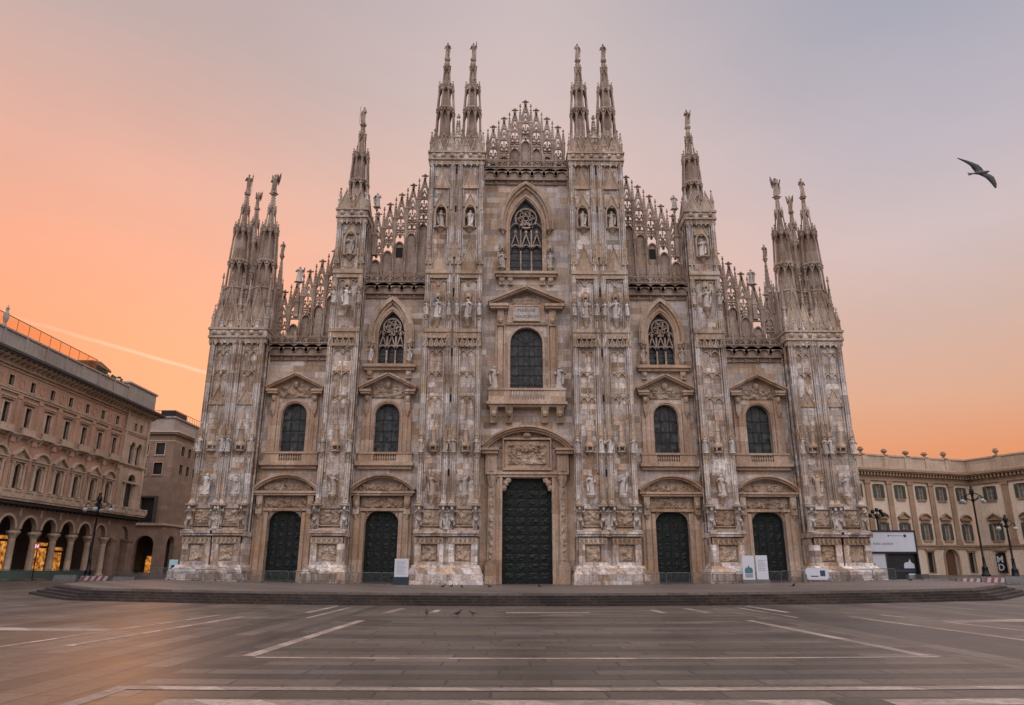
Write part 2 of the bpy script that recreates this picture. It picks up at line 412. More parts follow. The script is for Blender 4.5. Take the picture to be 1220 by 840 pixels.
def ground():
    xs = [-1500, -600, -250, -120] + [-70 + 2.5 * i for i in range(57)] + [120, 250, 600, 1500]
    ys = [-400, -180, -110] + [-85 + 5 * i for i in range(36)] + [130, 220, 500, 2500]
    b = MB(); V = [(x, y, bowl(x)) for y in ys for x in xs]; n = len(xs)
    F = [(j * n + i, j * n + i + 1, (j + 1) * n + i + 1, (j + 1) * n + i) for j in range(len(ys) - 1) for i in range(n - 1)]
    b.poly(V, F)
    struct(b.build('ground', PAVE))
ground()

def paving_bands():
    b = MB()
    def strip(p, q, w_, d=0.0):
        n = max(1, int(math.hypot(q[0] - p[0], q[1] - p[1]) / 1.5)); dx, dy = q[0] - p[0], q[1] - p[1]; L = math.hypot(dx, dy)
        nx, ny = -dy / L * w_ / 2, dx / L * w_ / 2
        V = []; F = []
        for i in range(n + 1):
            x, y = p[0] + dx * i / n, p[1] + dy * i / n
            for s_ in (-1, 1): V.append((x + s_ * nx, y + s_ * ny, bowl(x + s_ * nx) + .006 + d))
        for i in range(n): F.append((2 * i, 2 * i + 2, 2 * i + 3, 2 * i + 1) if False else (2 * i + 1, 2 * i, 2 * i + 2, 2 * i + 3))
        b.poly(V, F)
    for s_ in (-1, 1):
        strip((s_ * 9.5 - .05, -58.2), (s_ * 9.1, -43.8), .40)
        strip((s_ * 10.2, -63.6), (s_ * 10.2, -78), .36)
        strip((s_ * 15.4 - .4, -56), (s_ * 15.0 - .3, -42), .30)
        strip((s_ * 17.6, -57), (s_ * 16.8, -41), .24)
        strip((s_ * 13.1, -38.3), (s_ * 13.0, -31.5), .4)
        strip((s_ * 8.9, -37.8), (s_ * 8.6, -33.5), .5)
        strip((s_ * 6.4, -37.8), (s_ * 6.3, -34.5), .4)
        strip((s_ * 12.0, -42.4), (s_ * 11.9, -33.0), .22)
    strip((-9.26, -58.45), (9.7, -58.45), .28)
    strip((-10.4, -63.75), (34, -63.75), .42, .003)
    strip((-8.7, -65.35), (3.6, -65.35), .62); strip((4.75, -65.35), (30, -65.35), .62)
    strip((-2.3, -37.1), (2.4, -37.1), .9)
    strip((-17.5, -50.4), (-26, -50.8), 1.2); strip((17.2, -46.0), (30, -46.4), 1.6)
    struct(b.build('paving_bands', BANDM))
paving_bands()

def steps():
    """five steps up to the cathedral's terrace, its front corners cut at 45 degrees"""
    for lv in range(5):
        z1 = .15 * (lv + 1); o = .46 * lv
        outl = [(-31.0 + o * .4, -30.0 + o), (30.4 - o * .4, -30.0 + o), (37.0 - o, -23.4 + o * .4), (39.0 - o, -18 + o * .2), (39.0 - o, 12), (-39.0 + o, 12), (-39.0 + o, -18 + o * .2), (-37.4 + o, -23.6 + o * .4)]
        fn = []
        for i in range(len(outl)):
            a, c = outl[i], outl[(i + 1) % len(outl)]; n = max(1, int(math.hypot(c[0] - a[0], c[1] - a[1]) / 3))
            fn += [(a[0] + (c[0] - a[0]) * t / n, a[1] + (c[1] - a[1]) * t / n) for t in range(n)]
        b = MB(); n = len(fn)
        V = [(x, y, -.3) for x, y in fn] + [(x, y, z1 + bowl(x)) for x, y in fn]
        b.poly(V, [(i, (i + 1) % n, n + (i + 1) % n, n + i) for i in range(n)])
        # the tread (or the terrace floor) as a sheet of quads across x
        xs = sorted(set([round(-39 + o + (78 - 2 * o) * i / 40, 3) for i in range(41)]))
        def front_y(x):
            best = -30.0 + o
            for i in range(len(outl)):
                a, c = outl[i], outl[(i + 1) % len(outl)]
                lo, hi = sorted((a[0], c[0]))
                if lo <= x <= hi and hi - lo > 1e-6:
                    yy = a[1] + (c[1] - a[1]) * (x - a[0]) / (c[0] - a[0])
                    if yy < 5: best = yy
            return best
        xs = sorted(set(xs + [p[0] for p in outl]))
        V = []
        for x in xs: V += [(x, front_y(x), z1 + bowl(x)), (x, 12, z1 + bowl(x))]
        b.poly(V, [(2 * i, 2 * i + 2, 2 * i + 3, 2 * i + 1) for i in range(len(xs) - 1)])
        struct(b.build('terrace' if lv == 4 else 'step', TERR if lv == 4 else STEP))
steps()
def tz(x): return .75 + bowl(x)

# ---------------------------------------------------------------- statues
def statue_mesh(seed, wings=False):
    """a draped standing figure one unit tall: plinth, robe with folds, shoulders, head, bent arms"""
    rnd = random.Random(seed); b = MB(); n = 14
    prof = [(.03, .150, .120), (.10, .135, .110), (.25, .118, .100), (.42, .112, .095), (.52, .118, .098), (.60, .098, .085), (.70, .112, .090), (.79, .128, .085), (.825, .110, .070), (.845, .048, .045), (.87, .040, .042)]
    ph = rnd.random() * 6; hip = rnd.choice((-1, 1)) * .022; V = []; F = []
    for z, rx, ry in prof:
        cx = hip * math.sin(z * 5.5); fold = .15 * max(0, 1 - z / .62)
        for i in range(n):
            a = 2 * math.pi * i / n
            f = 1 + fold * math.sin(5 * a + ph + z * 3) + .05 * math.sin(3 * a + z * 17 + ph)
            V.append((cx + rx * f * math.cos(a), ry * f * math.sin(a), z))
    for k in range(len(prof) - 1):
        for i in range(n):
            j = (i + 1) % n; F.append((k * n + i, k * n + j, (k + 1) * n + j, (k + 1) * n + i))
    b.poly(V, F)
    hx = rnd.uniform(-.012, .012)
    b.ball((hx, -.008, .925), .052, 10, 1.3); b.ball((hx, .012, .935), .058, 8, 1.2); b.ball((hx, -.058, .915), .013, 6)
    if rnd.random() < .5: b.ball((hx, -.035, .875), .034, 6, 1.2)
    for s_ in (-1, 1):
        k = rnd.random()
        el = (s_ * .175, -.03, .64); hd = (s_ * (.03 + .1 * k), -.14, .60 + .16 * rnd.random()) if k < .75 else (s_ * .2, -.10, .90)
        b.tube([(s_ * .12, 0, .79), el, hd], [.046, .042, .026], 6); b.ball(hd, .03, 6)
    # a fall of the cloak over one arm
    s_ = rnd.choice((-1, 1))
    b.tube([(s_ * .13, -.06, .68), (s_ * .12, -.10, .45), (s_ * .10, -.10, .18)], [.04, .05, .035], 6)
    if rnd.random() < .45: b.tube([(s_ * .2, -.13, .05), (s_ * .19, -.12, 1.0)], .012, 5)
    if wings:
        for t in (-1, 1):
            b.prism([(t * .05, .78), (t * .16, .95), (t * .24, 1.06), (t * .25, .86), (t * .20, .62), (t * .13, .45)], .055, .085)
    b.box(-.16, .16, -.13, .13, 0, .035)
    return b.mesh('statue', STATUE, True)
SM = [statue_mesh(i) for i in range(7)] + [statue_mesh(40, True)]
def telamon_mesh(seed):
    """a bent giant carrying a block on his shoulders"""
    b = MB(); s_ = 1 if seed % 2 else -1
    b.tube([(0, .02, .45), (s_ * .03, -.03, .58), (s_ * .01, -.05, .74)], [.12, .115, .15], 10)
    b.ball((s_ * .03, -.16, .84), .065, 8, 1.2)
    for t in (-1, 1):
        b.tube([(t * .07, 0, .47), (t * .12, -.13 if t == s_ else -.06, .27), (t * .09, -.02, .04)], [.075, .06, .04], 7)
        b.tube([(t * .13, -.04, .76), (t * .23, -.10, .72), (t * .17, -.06, .92)], [.05, .042, .032], 6)
    b.tube([(-.1, -.08, .46), (0, -.13, .40), (.1, -.08, .46)], [.05, .07, .05], 6)
    b.box(-.2, .2, -.14, .14, 0, .045); b.frus(-.16, .16, -.13, .13, .92, -.24, .24, -.2, .16, 1.0)
    return b.mesh('telamon', STATUE, True)
TM = [telamon_mesh(0), telamon_mesh(1)]
def weathered(me):
    c = me.copy(); c.materials[0] = CREST; return c
SD = [weathered(me) for me in SM]
rs = random.Random(5)
def add_statue(par, x, y, z, h, k=None, rot=0.0, name='statue', wide=1.25):
    me = SM[rs.randrange(7)] if k is None else SM[k]
    return put(name, me, par, (x, y, z), rot + rs.uniform(-.3, .3), (h * wide * rs.choice((-1, 1)), h * wide, h))

# ---------------------------------------------------------------- cathedral
CATH = thing('cathedral', 'huge pale marble gothic cathedral with many spires, statues and five bronze doors', 'cathedral', (0, 0, .75))
Z0 = .75
def part(mb, name, mat, parent=None, smooth=False):
    """a part of the cathedral, drawn in world metres"""
    o = mb.build(name, mat, parent or CATH, smooth)
    if parent is None: o.location = (0, 0, -Z0)
    return o

FY = -2.2                                    # front of the buttress strips

CUR = [None]
def corbel(b, x, y, z, r=.42, h=.75):
    own = r >= .4
    if own: b = MB()
    b.lathe([(.05, z - h), (.12, z - h + .1), (r * .5, z - h * .5), (r * .75, z - h * .3), (r, z - .14), (r, z)], 8, x, y)
    if own: part(b, 'corbel', CARVE, CUR[0])
def canopy(b, x, y, z, r=.55, h=1.8, par=None):
    """a gothic baldachin: hanging arches, little gables and a crocketed pinnacle"""
    b = MB()
    for i in range(6):
        a = math.pi * 2 * i / 6; b.lathe([(.07, z - .35), (.07, z + .35), (.02, z + .75)], 4, x + r * math.cos(a), y + r * .8 * math.sin(a))
    b.lathe([(r * .92, z), (r, z + .12), (r * .9, z + .35), (r * .55, z + .5), (r * .5, z + h * .6), (r * .58, z + h * .62), (r * .2, z + h * .8), (.03, z + h)], 6, x, y)
    part(b, 'canopy', CARVE, CUR[0])
def gablet(b, x, y, z, w_, h, d=.16):
    """a steep little gable with a finial, standing on a face"""
    own = w_ >= 1.4
    if own: b = MB()
    b.prism([(x - w_ / 2, z), (x + w_ / 2, z), (x, z + h)], y - d, y)
    b.band([(x - w_ / 2, z), (x, z + h), (x + w_ / 2, z)], -.02, .14, y - d - .1, y)
    b.lathe([(.05, z + h), (.14, z + h + .18), (.05, z + h + .3), (.09, z + h + .42), (.02, z + h + .55)], 4, x, y - d / 2)
    if own: part(b, 'gablet', CARVE, CUR[0])
def crockets(b, p, q, n, r=.1):
    for i in range(1, n + 1):
        t = i / (n + 1); b.ball([p[k] + (q[k] - p[k]) * t for k in range(3)], r, 4, 1.2)
def pinnacle(b, x, y, z, w_, h, n=4):
    """square shaft, four gablets, tapering crocketed spirelet and finial"""
    s_ = w_ * .707
    b.lathe([(s_, z), (s_, z + h * .38), (s_ * 1.25, z + h * .40), (s_ * 1.2, z + h * .43), (s_ * .82, z + h * .45), (s_ * .18, z + h * .9)], 4, x, y, math.pi / 4)
    b.lathe([(s_ * .2, z + h * .88), (s_ * .55, z + h * .92), (s_ * .2, z + h * .95), (s_ * .35, z + h * .97), (.01, z + h)], 5, x, y)
    for i in range(n):
        t = .48 + .4 * i / n; rr = s_ * (.82 - .64 * (t - .45) / .45)
        for a in range(4):
            g = math.pi / 2 * a + math.pi / 4; b.ball((x + rr * math.cos(g), y + rr * math.sin(g), z + h * t), w_ * .17, 4)
def blind_arches(b, x0, x1, y, z, n, h=.55):
    """a corbel table of little pointed arches hanging below a cornice"""
    w_ = (x1 - x0) / n
    for i in range(n):
        cx = x0 + w_ * (i + .5)
        b.band(ogive(cx, w_ * .36, z - h, h * .75, 4), -.02, w_ * .12, y - .14, y)
        b.box(cx - w_ / 2 - .05, cx - w_ / 2 + .05, y - .16, y, z - h - .12, z)

def half_shaft(b, bd, br, par, xc, w_, ztop, kind):
    """one strip of a buttress: raised edges, recessed panel, and its tiers of carving.
    b collects plain marble, bd carved stone; statues and reliefs become parts of par"""
    x0, x1 = xc - w_ / 2, xc + w_ / 2; e = .40; y = FY
    top = ztop - 1.2
    for xa, xb in ((x0, x0 + e), (x1 - e, x1)):
        b.box(xa, xb, y, y + .5, 6.0, top)
        cxs = (xa + xb) / 2
        for dx_ in (-.2, .2): br.lathe([(.075, 6.0), (.075, top)], 6, cxs + dx_, y + .02)
        br.lathe([(.11, 9.4), (.11, top)], 6, cxs, y - .05)
    nz_ = {'twin': 41.0, 'single': 37.4}.get(kind)
    nh = [] if nz_ is None else [[(xc - .62, nz_), (xc + .62, nz_)] + ogive(xc, .62, nz_ + 2.0, 1.0, 6)[::-1]]
    b.prism([(x0 + e, 6.0), (x1 - e, 6.0), (x1 - e, top), (x0 + e, top)], y + .28, y + 1.1, nh)
    ix0, ix1 = x0 + e, x1 - e; yi = y + .28
    for dx_ in (.22, ix1 - ix0 - .22): br.box(ix0 + dx_ - .06, ix0 + dx_ + .06, yi - .14, yi + .02, 12.2, top)
    zr = 26.0 if kind != 'corner' else 25.8
    br.lathe([(.08, 18.0), (.08, zr)], 6, xc, yi - .03)
    for za, zz in ((20.6, 18.0), (23.4, 21.0), (zr, 23.7)):
        for q_ in (-1, 1):
            bd.band(ogive(xc + q_ * (ix1 - ix0 - .44) / 4, (ix1 - ix0 - .44) / 4 - .05, za - .75, .6, 4), -.03, .09, yi - .16, yi)
        bd.box(ix0 + .2, ix1 - .2, yi - .10, yi + .02, za - .06, za + .06)
    # plinth relief with giants at its ends
    rp = MB(); rp.relief(ix0 + .12, ix1 - .12, 6.75, 8.25, yi - .16, .34, rs.random() * 50, .10, 2.2); rp.box(ix0 + .1, ix1 - .1, yi - .15, yi, 6.72, 8.28)
    part(rp, 'relief_panel', CARVE, par)
    fr = [(ix0 + .06, 6.66), (ix1 - .06, 6.66), (ix1 - .06, 8.34), (ix0 + .06, 8.34)]
    bd.band(fr, 0, -.12, yi - .34, yi, True)
    bd.box(ix0, ix1, yi - .42, yi, 6.0, 6.35)
    for xa in (x0 + e / 2, x1 - e / 2):
        put('telamon', TM[rs.randrange(2)], par, (xa, y - .28, 6.05), rs.uniform(-.4, .4), (2.3, 2.3, 2.7))
        bd.lathe([(.36, 8.72), (.42, 8.9), (.30, 9.0), (.22, 9.3)], 8, xa, y - .12)
    # first statue on its corbel
    corbel(bd, xc, yi - .28, 9.75, .46, 1.0); add_statue(par, xc, yi - .34, 9.75, 2.25)
    # tall canopies
    canopy(bd, xc, yi - .25, 14.9, .58, 2.9)
    corbel(bd, xc, yi - .2, 14.5, .5, .5)
    for xa in (x0 + e / 2, x1 - e / 2):
        canopy(bd, xa, y - .05, 16.1, .27, 1.9); add_statue(par, xa, y - .22, 14.25, 1.75, wide=1.1); corbel(bd, xa, y - .15, 14.25, .26, .6)
    tb = [27.9] if kind != 'corner' else []
    if kind != 'corner':
        blind_arches(bd, ix0, ix1, yi, 27.2, 2, .8); bd.box(x0 - .06, x1 + .06, y - .22, y + .4, 27.9, 28.3); bd.box(x0 - .02, x1 + .02, y - .10, y + .4, 27.2, 27.9)
        for i in range(5): gablet(bd, x0 + w_ * (i + .5) / 5, y - .06, 26.2, .45, .9, .1)
        s2 = 29.6 if kind == 'twin' else 31.0
        corbel(bd, xc, yi - .28, s2, .45, 1.1); add_statue(par, xc, yi - .32, s2, 2.3)
        canopy(bd, xc, yi - .1, s2 + 2.55, .42, 1.1)
        for xa in (x0 + e / 2, x1 - e / 2): add_statue(par, xa, y - .2, s2 + .3, 1.7, wide=1.0); corbel(bd, xa, y - .15, s2 + .3, .24, .6); canopy(bd, xa, y - .1, s2 + 2.3, .24, .9)
        blind_arches(bd, ix0, ix1, yi, 34.5, 2, .8); bd.box(x0 - .06, x1 + .06, y - .24, y + .4, 35.0, 35.45); bd.box(x0 - .02, x1 + .02, y - .1, y + .4, 34.5, 35.0)
        n0 = 41.0 if kind == 'twin' else 37.4
        if kind == 'twin': gablet(bd, xc, yi, 35.6, 2.1, 2.9, .2)
        for xa in (x0 + e / 2, x1 - e / 2):
            gablet(bd, xa, y, 36.2, .5, 1.3)
            pinnacle(bd, xa, y - .05, 36.5, .30, 4.2, 3)
        # niche with a figure
        arch = ogive(xc, .62, n0 + 2.0, 1.0, 6)
        b2 = [(xc - .62, n0)] + arch + [(xc + .62, n0)]
        bd.band(b2, -.02, .16, yi - .30, yi); 
        add_statue(par, xc, yi + .12, n0 + .05, 2.35); corbel(bd, xc, yi - .2, n0, .62, .7)
        gablet(bd, xc, yi, n0 + 2.7, 1.5, 1.7, .2)
        if kind == 'twin':
            gablet(bd, xc, yi, 46.2, 1.9, 2.9, .2)
            for xa in (x0 + e / 2, x1 - e / 2): pinnacle(bd, xa, y - .05, 43.2, .28, 4.4, 3)
    else:
        blind_arches(bd, ix0, ix1, yi, 26.8, 2, .8)
        gablet(bd, xc, yi, 19.5, 1.6, 1.8, .15)

def plinth(b, bd, par, x0, x1, halves):
    gb = bowl((x0 + x1) / 2)
    b.box(x0 - .55, x1 + .55, -3.9, 1.5, .4, 1.75 + gb * .7)
    b.box(x0 - .62, x1 + .62, -3.97, 1.5, .4, 1.0 + gb)
    b.frus(x0 - .5, x1 + .5, -3.8, 1.5, 1.75 + gb * .7, x0 - .12, x1 + .12, -3.05, 1.5, 2.65)
    b.box(x0 + .02, x1 - .02, -2.55, 1.5, 2.6, 5.6)
    for xc, w_ in halves:
        a, c = xc - w_ / 2, xc + w_ / 2
        for q0, q1 in ((a, a + .62), (c - .62, c)): b.box(q0, q1, -2.95, -2.5, 2.6, 5.4)
        bd.box(a, c, -2.98, -2.5, 4.75, 5.4); b.box(a + .05, c - .05, -2.90, -2.5, 2.6, 2.95)
        rp = MB(); rp.relief(a + .72, c - .72, 3.1, 4.65, -2.62, .32, rs.random() * 50, .1, 2.0); part(rp, 'relief_panel', CARVE, par)
        bd.band([(a + .66, 3.0), (c - .66, 3.0), (c - .66, 4.72), (a + .66, 4.72)], 0, -.12, -2.80, -2.5, True)
        blind_arches(bd, a + .05, c - .05, -2.98, 5.4, 6, .5)
        b.box(a - .1, c + .1, -3.25, -2.4, 5.55, 5.78); b.box(a - .2, c + .2, -3.4, -2.3, 5.78, 6.02)
        for t in (0, 1):     # side faces
            xs_ = a - .001 if t == 0 else c
    b.box(x0 - .1, x1 + .1, -3.12, 1.5, 5.5, 5.98)

def slit(par, x, y, z0, z1, w_=.3):
    d = MB(); d.box(x - w_ / 2, x + w_ / 2, y - .012, y + .1, z0, z1); part(d, 'slit_window', DARK, par)

def octa_spire(x, y, levels, tip, label=None, base_pin=True, mat=None):
    """open spire: pyramid base with gablets, colonnetted tiers, needle, statue on top.
    levels = (z base, z tier 3, z tier 2, z tier 1, z needle, z statue)"""
    za, zb, zc, zd, ze, zf = levels; b = MB()
    ra, rb, rc, rd = 1.62, 1.22, 1.08, .56
    b.lathe([(ra, za), (ra * .98, za + (zb - za) * .35), (rb * 1.02, zb), (rb, zb)], 8, x, y, math.pi / 8)
    for i in range(4):
        g = math.pi / 2 * i
        hgt = (zb - za) * 1.0 + .5
        for k in (0, 1):
            a2 = g + math.pi / 4 * k; rr = ra * (1.0 if k else .98)
            px, py = x + rr * math.cos(a2), y + rr * math.sin(a2)
            if k: pinnacle(b, px, py, za, .42, hgt * 1.25, 3)
            else:
                t = Vector((-math.sin(a2), math.cos(a2), 0)); o = Vector((math.cos(a2), math.sin(a2), 0)); w_ = .95
                A = Vector((px, py, za)) - t * w_; B = Vector((px, py, za)) + t * w_; T = Vector((px, py, za + hgt)) - o * .25; I = Vector((x, y, za))
                b.poly([A, B, T, I], [(0, 1, 2), (1, 3, 2), (3, 0, 2)])
                b.bar(A, T, .14, .2, o); b.bar(T, B, .14, .2, o)
                crockets(b, A, T, 4, .1); crockets(b, B, T, 4, .1)
                b.lathe([(.05, T.z), (.16, T.z + .2), (.05, T.z + .34), (.1, T.z + .44), (.01, T.z + .6)], 4, T.x, T.y)
    def tier(z0, z1, r0, r1, n, pin):
        b.lathe([(r0 * .66, z0), (r1 * .46, z1)], 8, x, y, math.pi / 8)
        b.lathe([(r0 * 1.02, z0 - .05), (r0 * 1.10, z0 + .05), (r0 * 1.04, z0 + .28), (r0 * .8, z0 + .34)], 8, x, y, math.pi / 8)
        for i in range(n):
            a = 2 * math.pi * (i + .5) / n; f = lambda r: (x + r * math.cos(a), y + r * math.sin(a))
            p_, q_ = f(r0 * .97), f(r1 * .92)
            b.tube([(*p_, z0), (*q_, z1)], [.10 * (r0 + .2), .085 * (r0 + .2)], 4)
            if pin: pinnacle(b, *f(r1 * .95), z1 - pin * .45, .20 * (r0 + .25), pin, 2)
            a2 = a + math.pi / n; pa, pb_ = Vector((*f(r1 * .93), z1 - (z1 - z0) * .28)), Vector((x + r1 * .93 * math.cos(a + 2 * math.pi / n), y + r1 * .93 * math.sin(a + 2 * math.pi / n), z1 - (z1 - z0) * .28))
            tp = Vector((x + r1 * .93 * math.cos(a2), y + r1 * .93 * math.sin(a2), z1 + .12))
            b.bar(pa, tp, .10, .12); b.bar(tp, pb_, .10, .12); b.ball(tp + Vector((0, 0, .12)), .1, 4, 1.6)
    tier(zb, zc, rb, rc * 1.08, 8, .9); tier(zc, zd - .5, rc * 1.06, rc * .90, 8, 1.6)
    tier(zd - 1.0, ze - .1, rd * 1.25, rd * .86, 4, 1.0)
    b.lathe([(rd * .62, ze), (.20, zf - .25), (.34, zf - .18), (.36, zf - .05), (.25, zf)], 8, x, y)
    for k in range(4):
        g = math.pi / 2 * k + .4
        crockets(b, (x + .36 * math.cos(g), y + .36 * math.sin(g), ze), (x + .2 * math.cos(g), y + .2 * math.sin(g), zf - .2), 4, .07)
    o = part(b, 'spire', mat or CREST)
    st = put('statue', SD[7] if abs(x) in (30.75, 34.6) else SD[rs.choice((0, 2, 3, 4, 5))], o, (x, y, zf), rs.uniform(-.5, .5), ((tip - zf) * (.8 if abs(x) != 30.75 else 1.0),) * 2 + (tip - zf,))
    return o

def buttress(x0, x1, ztop, halves, kind):
    par = put('buttress', None, CATH, (0, 0, -Z0)); CUR[0] = par
    b = MB(); bd = MB(); br = MB(); dp = 3.5
    plinth(b, bd, par, x0, x1, halves)
    for xc, w_ in halves: b.box(xc - w_ / 2 + .03, xc + w_ / 2 - .03, FY + 1.05, dp, 5.9, ztop - .6)
    b.box((x0 + x1) / 2 - .6, (x0 + x1) / 2 + .6, FY + .32, dp - .1, 5.9, ztop - .7)
    for xc, w_ in halves: half_shaft(b, bd, br, par, xc, w_, ztop, kind)
    # side faces: two strips each
    for xs_, s_ in ((x0, -1), (x1, 1)):
        for yy in (FY + .7, FY + 1.7): b.box(min(xs_, xs_ + s_ * .05), max(xs_, xs_ + s_ * .05), yy, yy + .4, 6.0, ztop - 1.3)
    # crowning cornice
    b.box(x0 - .05, x1 + .05, FY - .1, dp, ztop - 1.75, ztop - 1.2); 
    bd.box(x0 - .16, x1 + .16, FY - .28, dp, ztop - 1.2, ztop - .95); b.box(x0 - .10, x1 + .10, FY - .18, dp, ztop - .95, ztop - .25); bd.box(x0 - .22, x1 + .22, FY - .34, dp, ztop - .25, ztop)
    n = max(3, int((x1 - x0) / 1.0))
    for i in range(n): bd.ball((x0 + (x1 - x0) * (i + .5) / n, FY - .22, ztop - .6), .3, 6, 1.0)
    blind_arches(bd, x0 + .1, x1 - .1, FY - .02, ztop - 1.2, n * 2 if n < 5 else n + 3, .7)
    for i in range(n + 1 if kind != 'single' else 3):
        nn_ = n if kind != 'single' else 2
        pinnacle(b, x0 + .15 + (x1 - x0 - .3) * i / nn_, FY + .1, ztop, .40, 2.9 if i in (0, nn_) else 2.2, 4)
    for i in range(len(halves) * 2 if kind != 'single' else 2):
        mm = len(halves) * 2
        gablet(b, x0 + (x1 - x0) * (i + .5) / mm, FY + .25, ztop, (x1 - x0) / mm * .95, 2.3 if kind != 'corner' else 3.4, .3)
    if len(halves) == 2:
        pinnacle(b, (x0 + x1) / 2, FY + .9, ztop, .75, 6.0 if kind == 'twin' else 5.5, 6)
        g = (halves[0][0] + halves[1][0]) / 2
        for dx_ in (-.17, .17): br.box(g + dx_ - .06, g + dx_ + .06, FY + .12, FY + .5, 6.0, ztop - 1.5)
        zs = [(11.8, 12.6), (20, 20.8), (25.2, 26.2)] + ([(32.4, 33.4), (43.2, 44), (48.2, 49.0)] if kind == 'twin' else [])
        for z_a, z_b in zs: slit(par, g, FY + .32, z_a, z_b, .2)
        add_statue(par, g, FY - .25, 6.2, 2.3); corbel(bd, g, FY - .1, 6.2, .4, .3)
        canopy(bd, g, FY + .1, 15.2, .38, 2.3)
        if kind == 'twin': gablet(bd, g, FY + .3, 37.2, 1.3, 2.4, .3)
    part(b, 'shaft', MARBLE, par); part(br, 'ribs', RIB, par); part(bd, 'ornament', CARVE, par)
    return par

for s_ in (-1, 1):
    S = lambda a, c: (min(s_ * a, s_ * c), max(s_ * a, s_ * c))
    x0, x1 = S(5.15, 11.75); hv = [(s_ * 6.72, 2.95), (s_ * 10.18, 2.95)]
    buttress(x0, x1, 51.1, hv, 'twin')
    for xc in (6.8, 10.18): octa_spire(s_ * xc, -.35, (51.1, 53.6, 58.0, 62.0, 64.7, 65.9), 68.6)
    x0, x1 = S(18.95, 22.4); buttress(x0, x1, 43.3, [(s_ * 20.68, 3.3)], 'single')
    octa_spire(s_ * 20.5, -.5, (43.3, 45.1, 47.6, 52.0, 54.4, 55.9), 58.55)
    x0, x1 = S(29.4, 35.65); buttress(x0, x1, 28.3, [(s_ * 31.0, 2.85), (s_ * 34.05, 2.85)], 'corner')
    for xc in (30.75, 33.95): octa_spire(s_ * xc, -.7, (28.3, 33.3, 36.8, 41.8, 44.1, 46.0), 48.7)
    octa_spire(s_ * 34.6, 4.6, (28.3, 33.6, 37.5, 42.8, 45.0, 46.8), 49.2)
    sb = MB(); cx = s_ * 31.9
    sb.lathe([(.85, 24), (.8, 32.2), (.95, 32.4), (.62, 32.8), (.5, 36.6), (.62, 36.8), (.40, 37.2), (.13, 41.2), (.24, 41.4), (.22, 41.6)], 8, cx, 8)
    for k in range(4):
        g = math.pi / 4 + math.pi / 2 * k
        pinnacle(sb, cx + .75 * math.cos(g), 8 + .75 * math.sin(g), 31.5, .32, 4.0, 3); pinnacle(sb, cx + .48 * math.cos(g), 8 + .48 * math.sin(g), 36.0, .22, 2.6, 2)
        crockets(sb, (cx + .40 * math.cos(g), 8 + .40 * math.sin(g), 37.2), (cx + .13 * math.cos(g), 8 + .13 * math.sin(g), 41.2), 6, .07)
    o = part(sb, 'spire', CREST); put('statue', SD[3], o, (cx, 8, 41.6), 0, (1.8, 1.8, 2.2))

# ------------------------------------------------ bay walls
def bay_wall(x0, x1, ztop, holes):
    b = MB(); b.prism([(x0, .3), (x1, .3), (x1, ztop), (x0, ztop)], 0, 1.0, holes)
    return part(b, 'bay_wall', MARBLE_B)
def door_hole(xc, hw, z1, rx, rz):
    """doorway whose upper corners are rounded off"""
    rgt = [(xc + hw - rx + rx * math.cos(R(a)), z1 - rz + rz * math.sin(R(a))) for a in (0, 18, 36, 54, 72, 90)]
    return [(xc - hw, .5), (xc + hw, .5)] + rgt + [(2 * xc - a, b_) for a, b_ in rgt[::-1]]
def arch_hole(xc, hw, z0, zs): return [(xc - hw, z0), (xc + hw, z0)] + round_arch(xc, hw, zs)[::-1]
def ogive_hole(xc, hw, z0, zs, rise): return [(xc - hw, z0), (xc + hw, z0)] + ogive(xc, hw, zs, rise)[::-1]

def bronze_door(par, xc, hw, z0, z1):
    b = MB(); b.box(xc - hw - .3, xc + hw + .3, .58, .8, .4, z1 + .3)
    rows = max(6, int((z1 - z0) / 1.0)); rh = (z1 - z0 - .5) / rows
    for s_ in (-1, 1):
        for r in range(rows):
            for c in range(2):
                a = xc + s_ * (.12 + c * (hw - .2) / 2); e = xc + s_ * (.12 + (c + 1) * (hw - .2) / 2 - .1)
                a, e = min(a, e), max(a, e); zz = z0 + .35 + r * rh
                b.relief(a + .08, e - .08, zz + .08, zz + rh - .16, .56, .13, r * 3.1 + c + xc, .12, 3.0)
                b.band([(a, zz), (e, zz), (e, zz + rh - .08), (a, zz + rh - .08)], 0, -.07, .50, .58, True)
    b.box(xc - .05, xc + .05, .50, .58, z0, z1)
    for s_ in (-1, 1):
        for r in range(1, rows): b.ball((xc + s_ * hw * .95, .54, z0 + .35 + r * rh), .07, 5)
    return part(b, 'door', BRONZE, par)

def leaded(par, pts, bars, y=.62):
    g = MB(); g.prism(pts, y, y + .05); o = part(g, 'glass', GLASS, par)
    l = MB()
    for p, q, w_ in bars: l.bar((p[0], y - .03, p[1]), (q[0], y - .03, q[1]), w_, .06)
    part(l, 'glazing_bars', LEAD, par); return o

def balusters(b, x0, x1, y, z0, z1, n):
    for i in range(n):
        x = x0 + (x1 - x0) * (i + .5) / n; h = z1 - z0
        b.lathe([(.085, z0), (.085, z0 + h * .1), (.05, z0 + h * .2), (.115, z0 + h * .45), (.05, z0 + h * .8), (.085, z0 + h * .9), (.085, z1)], 6, x, y)

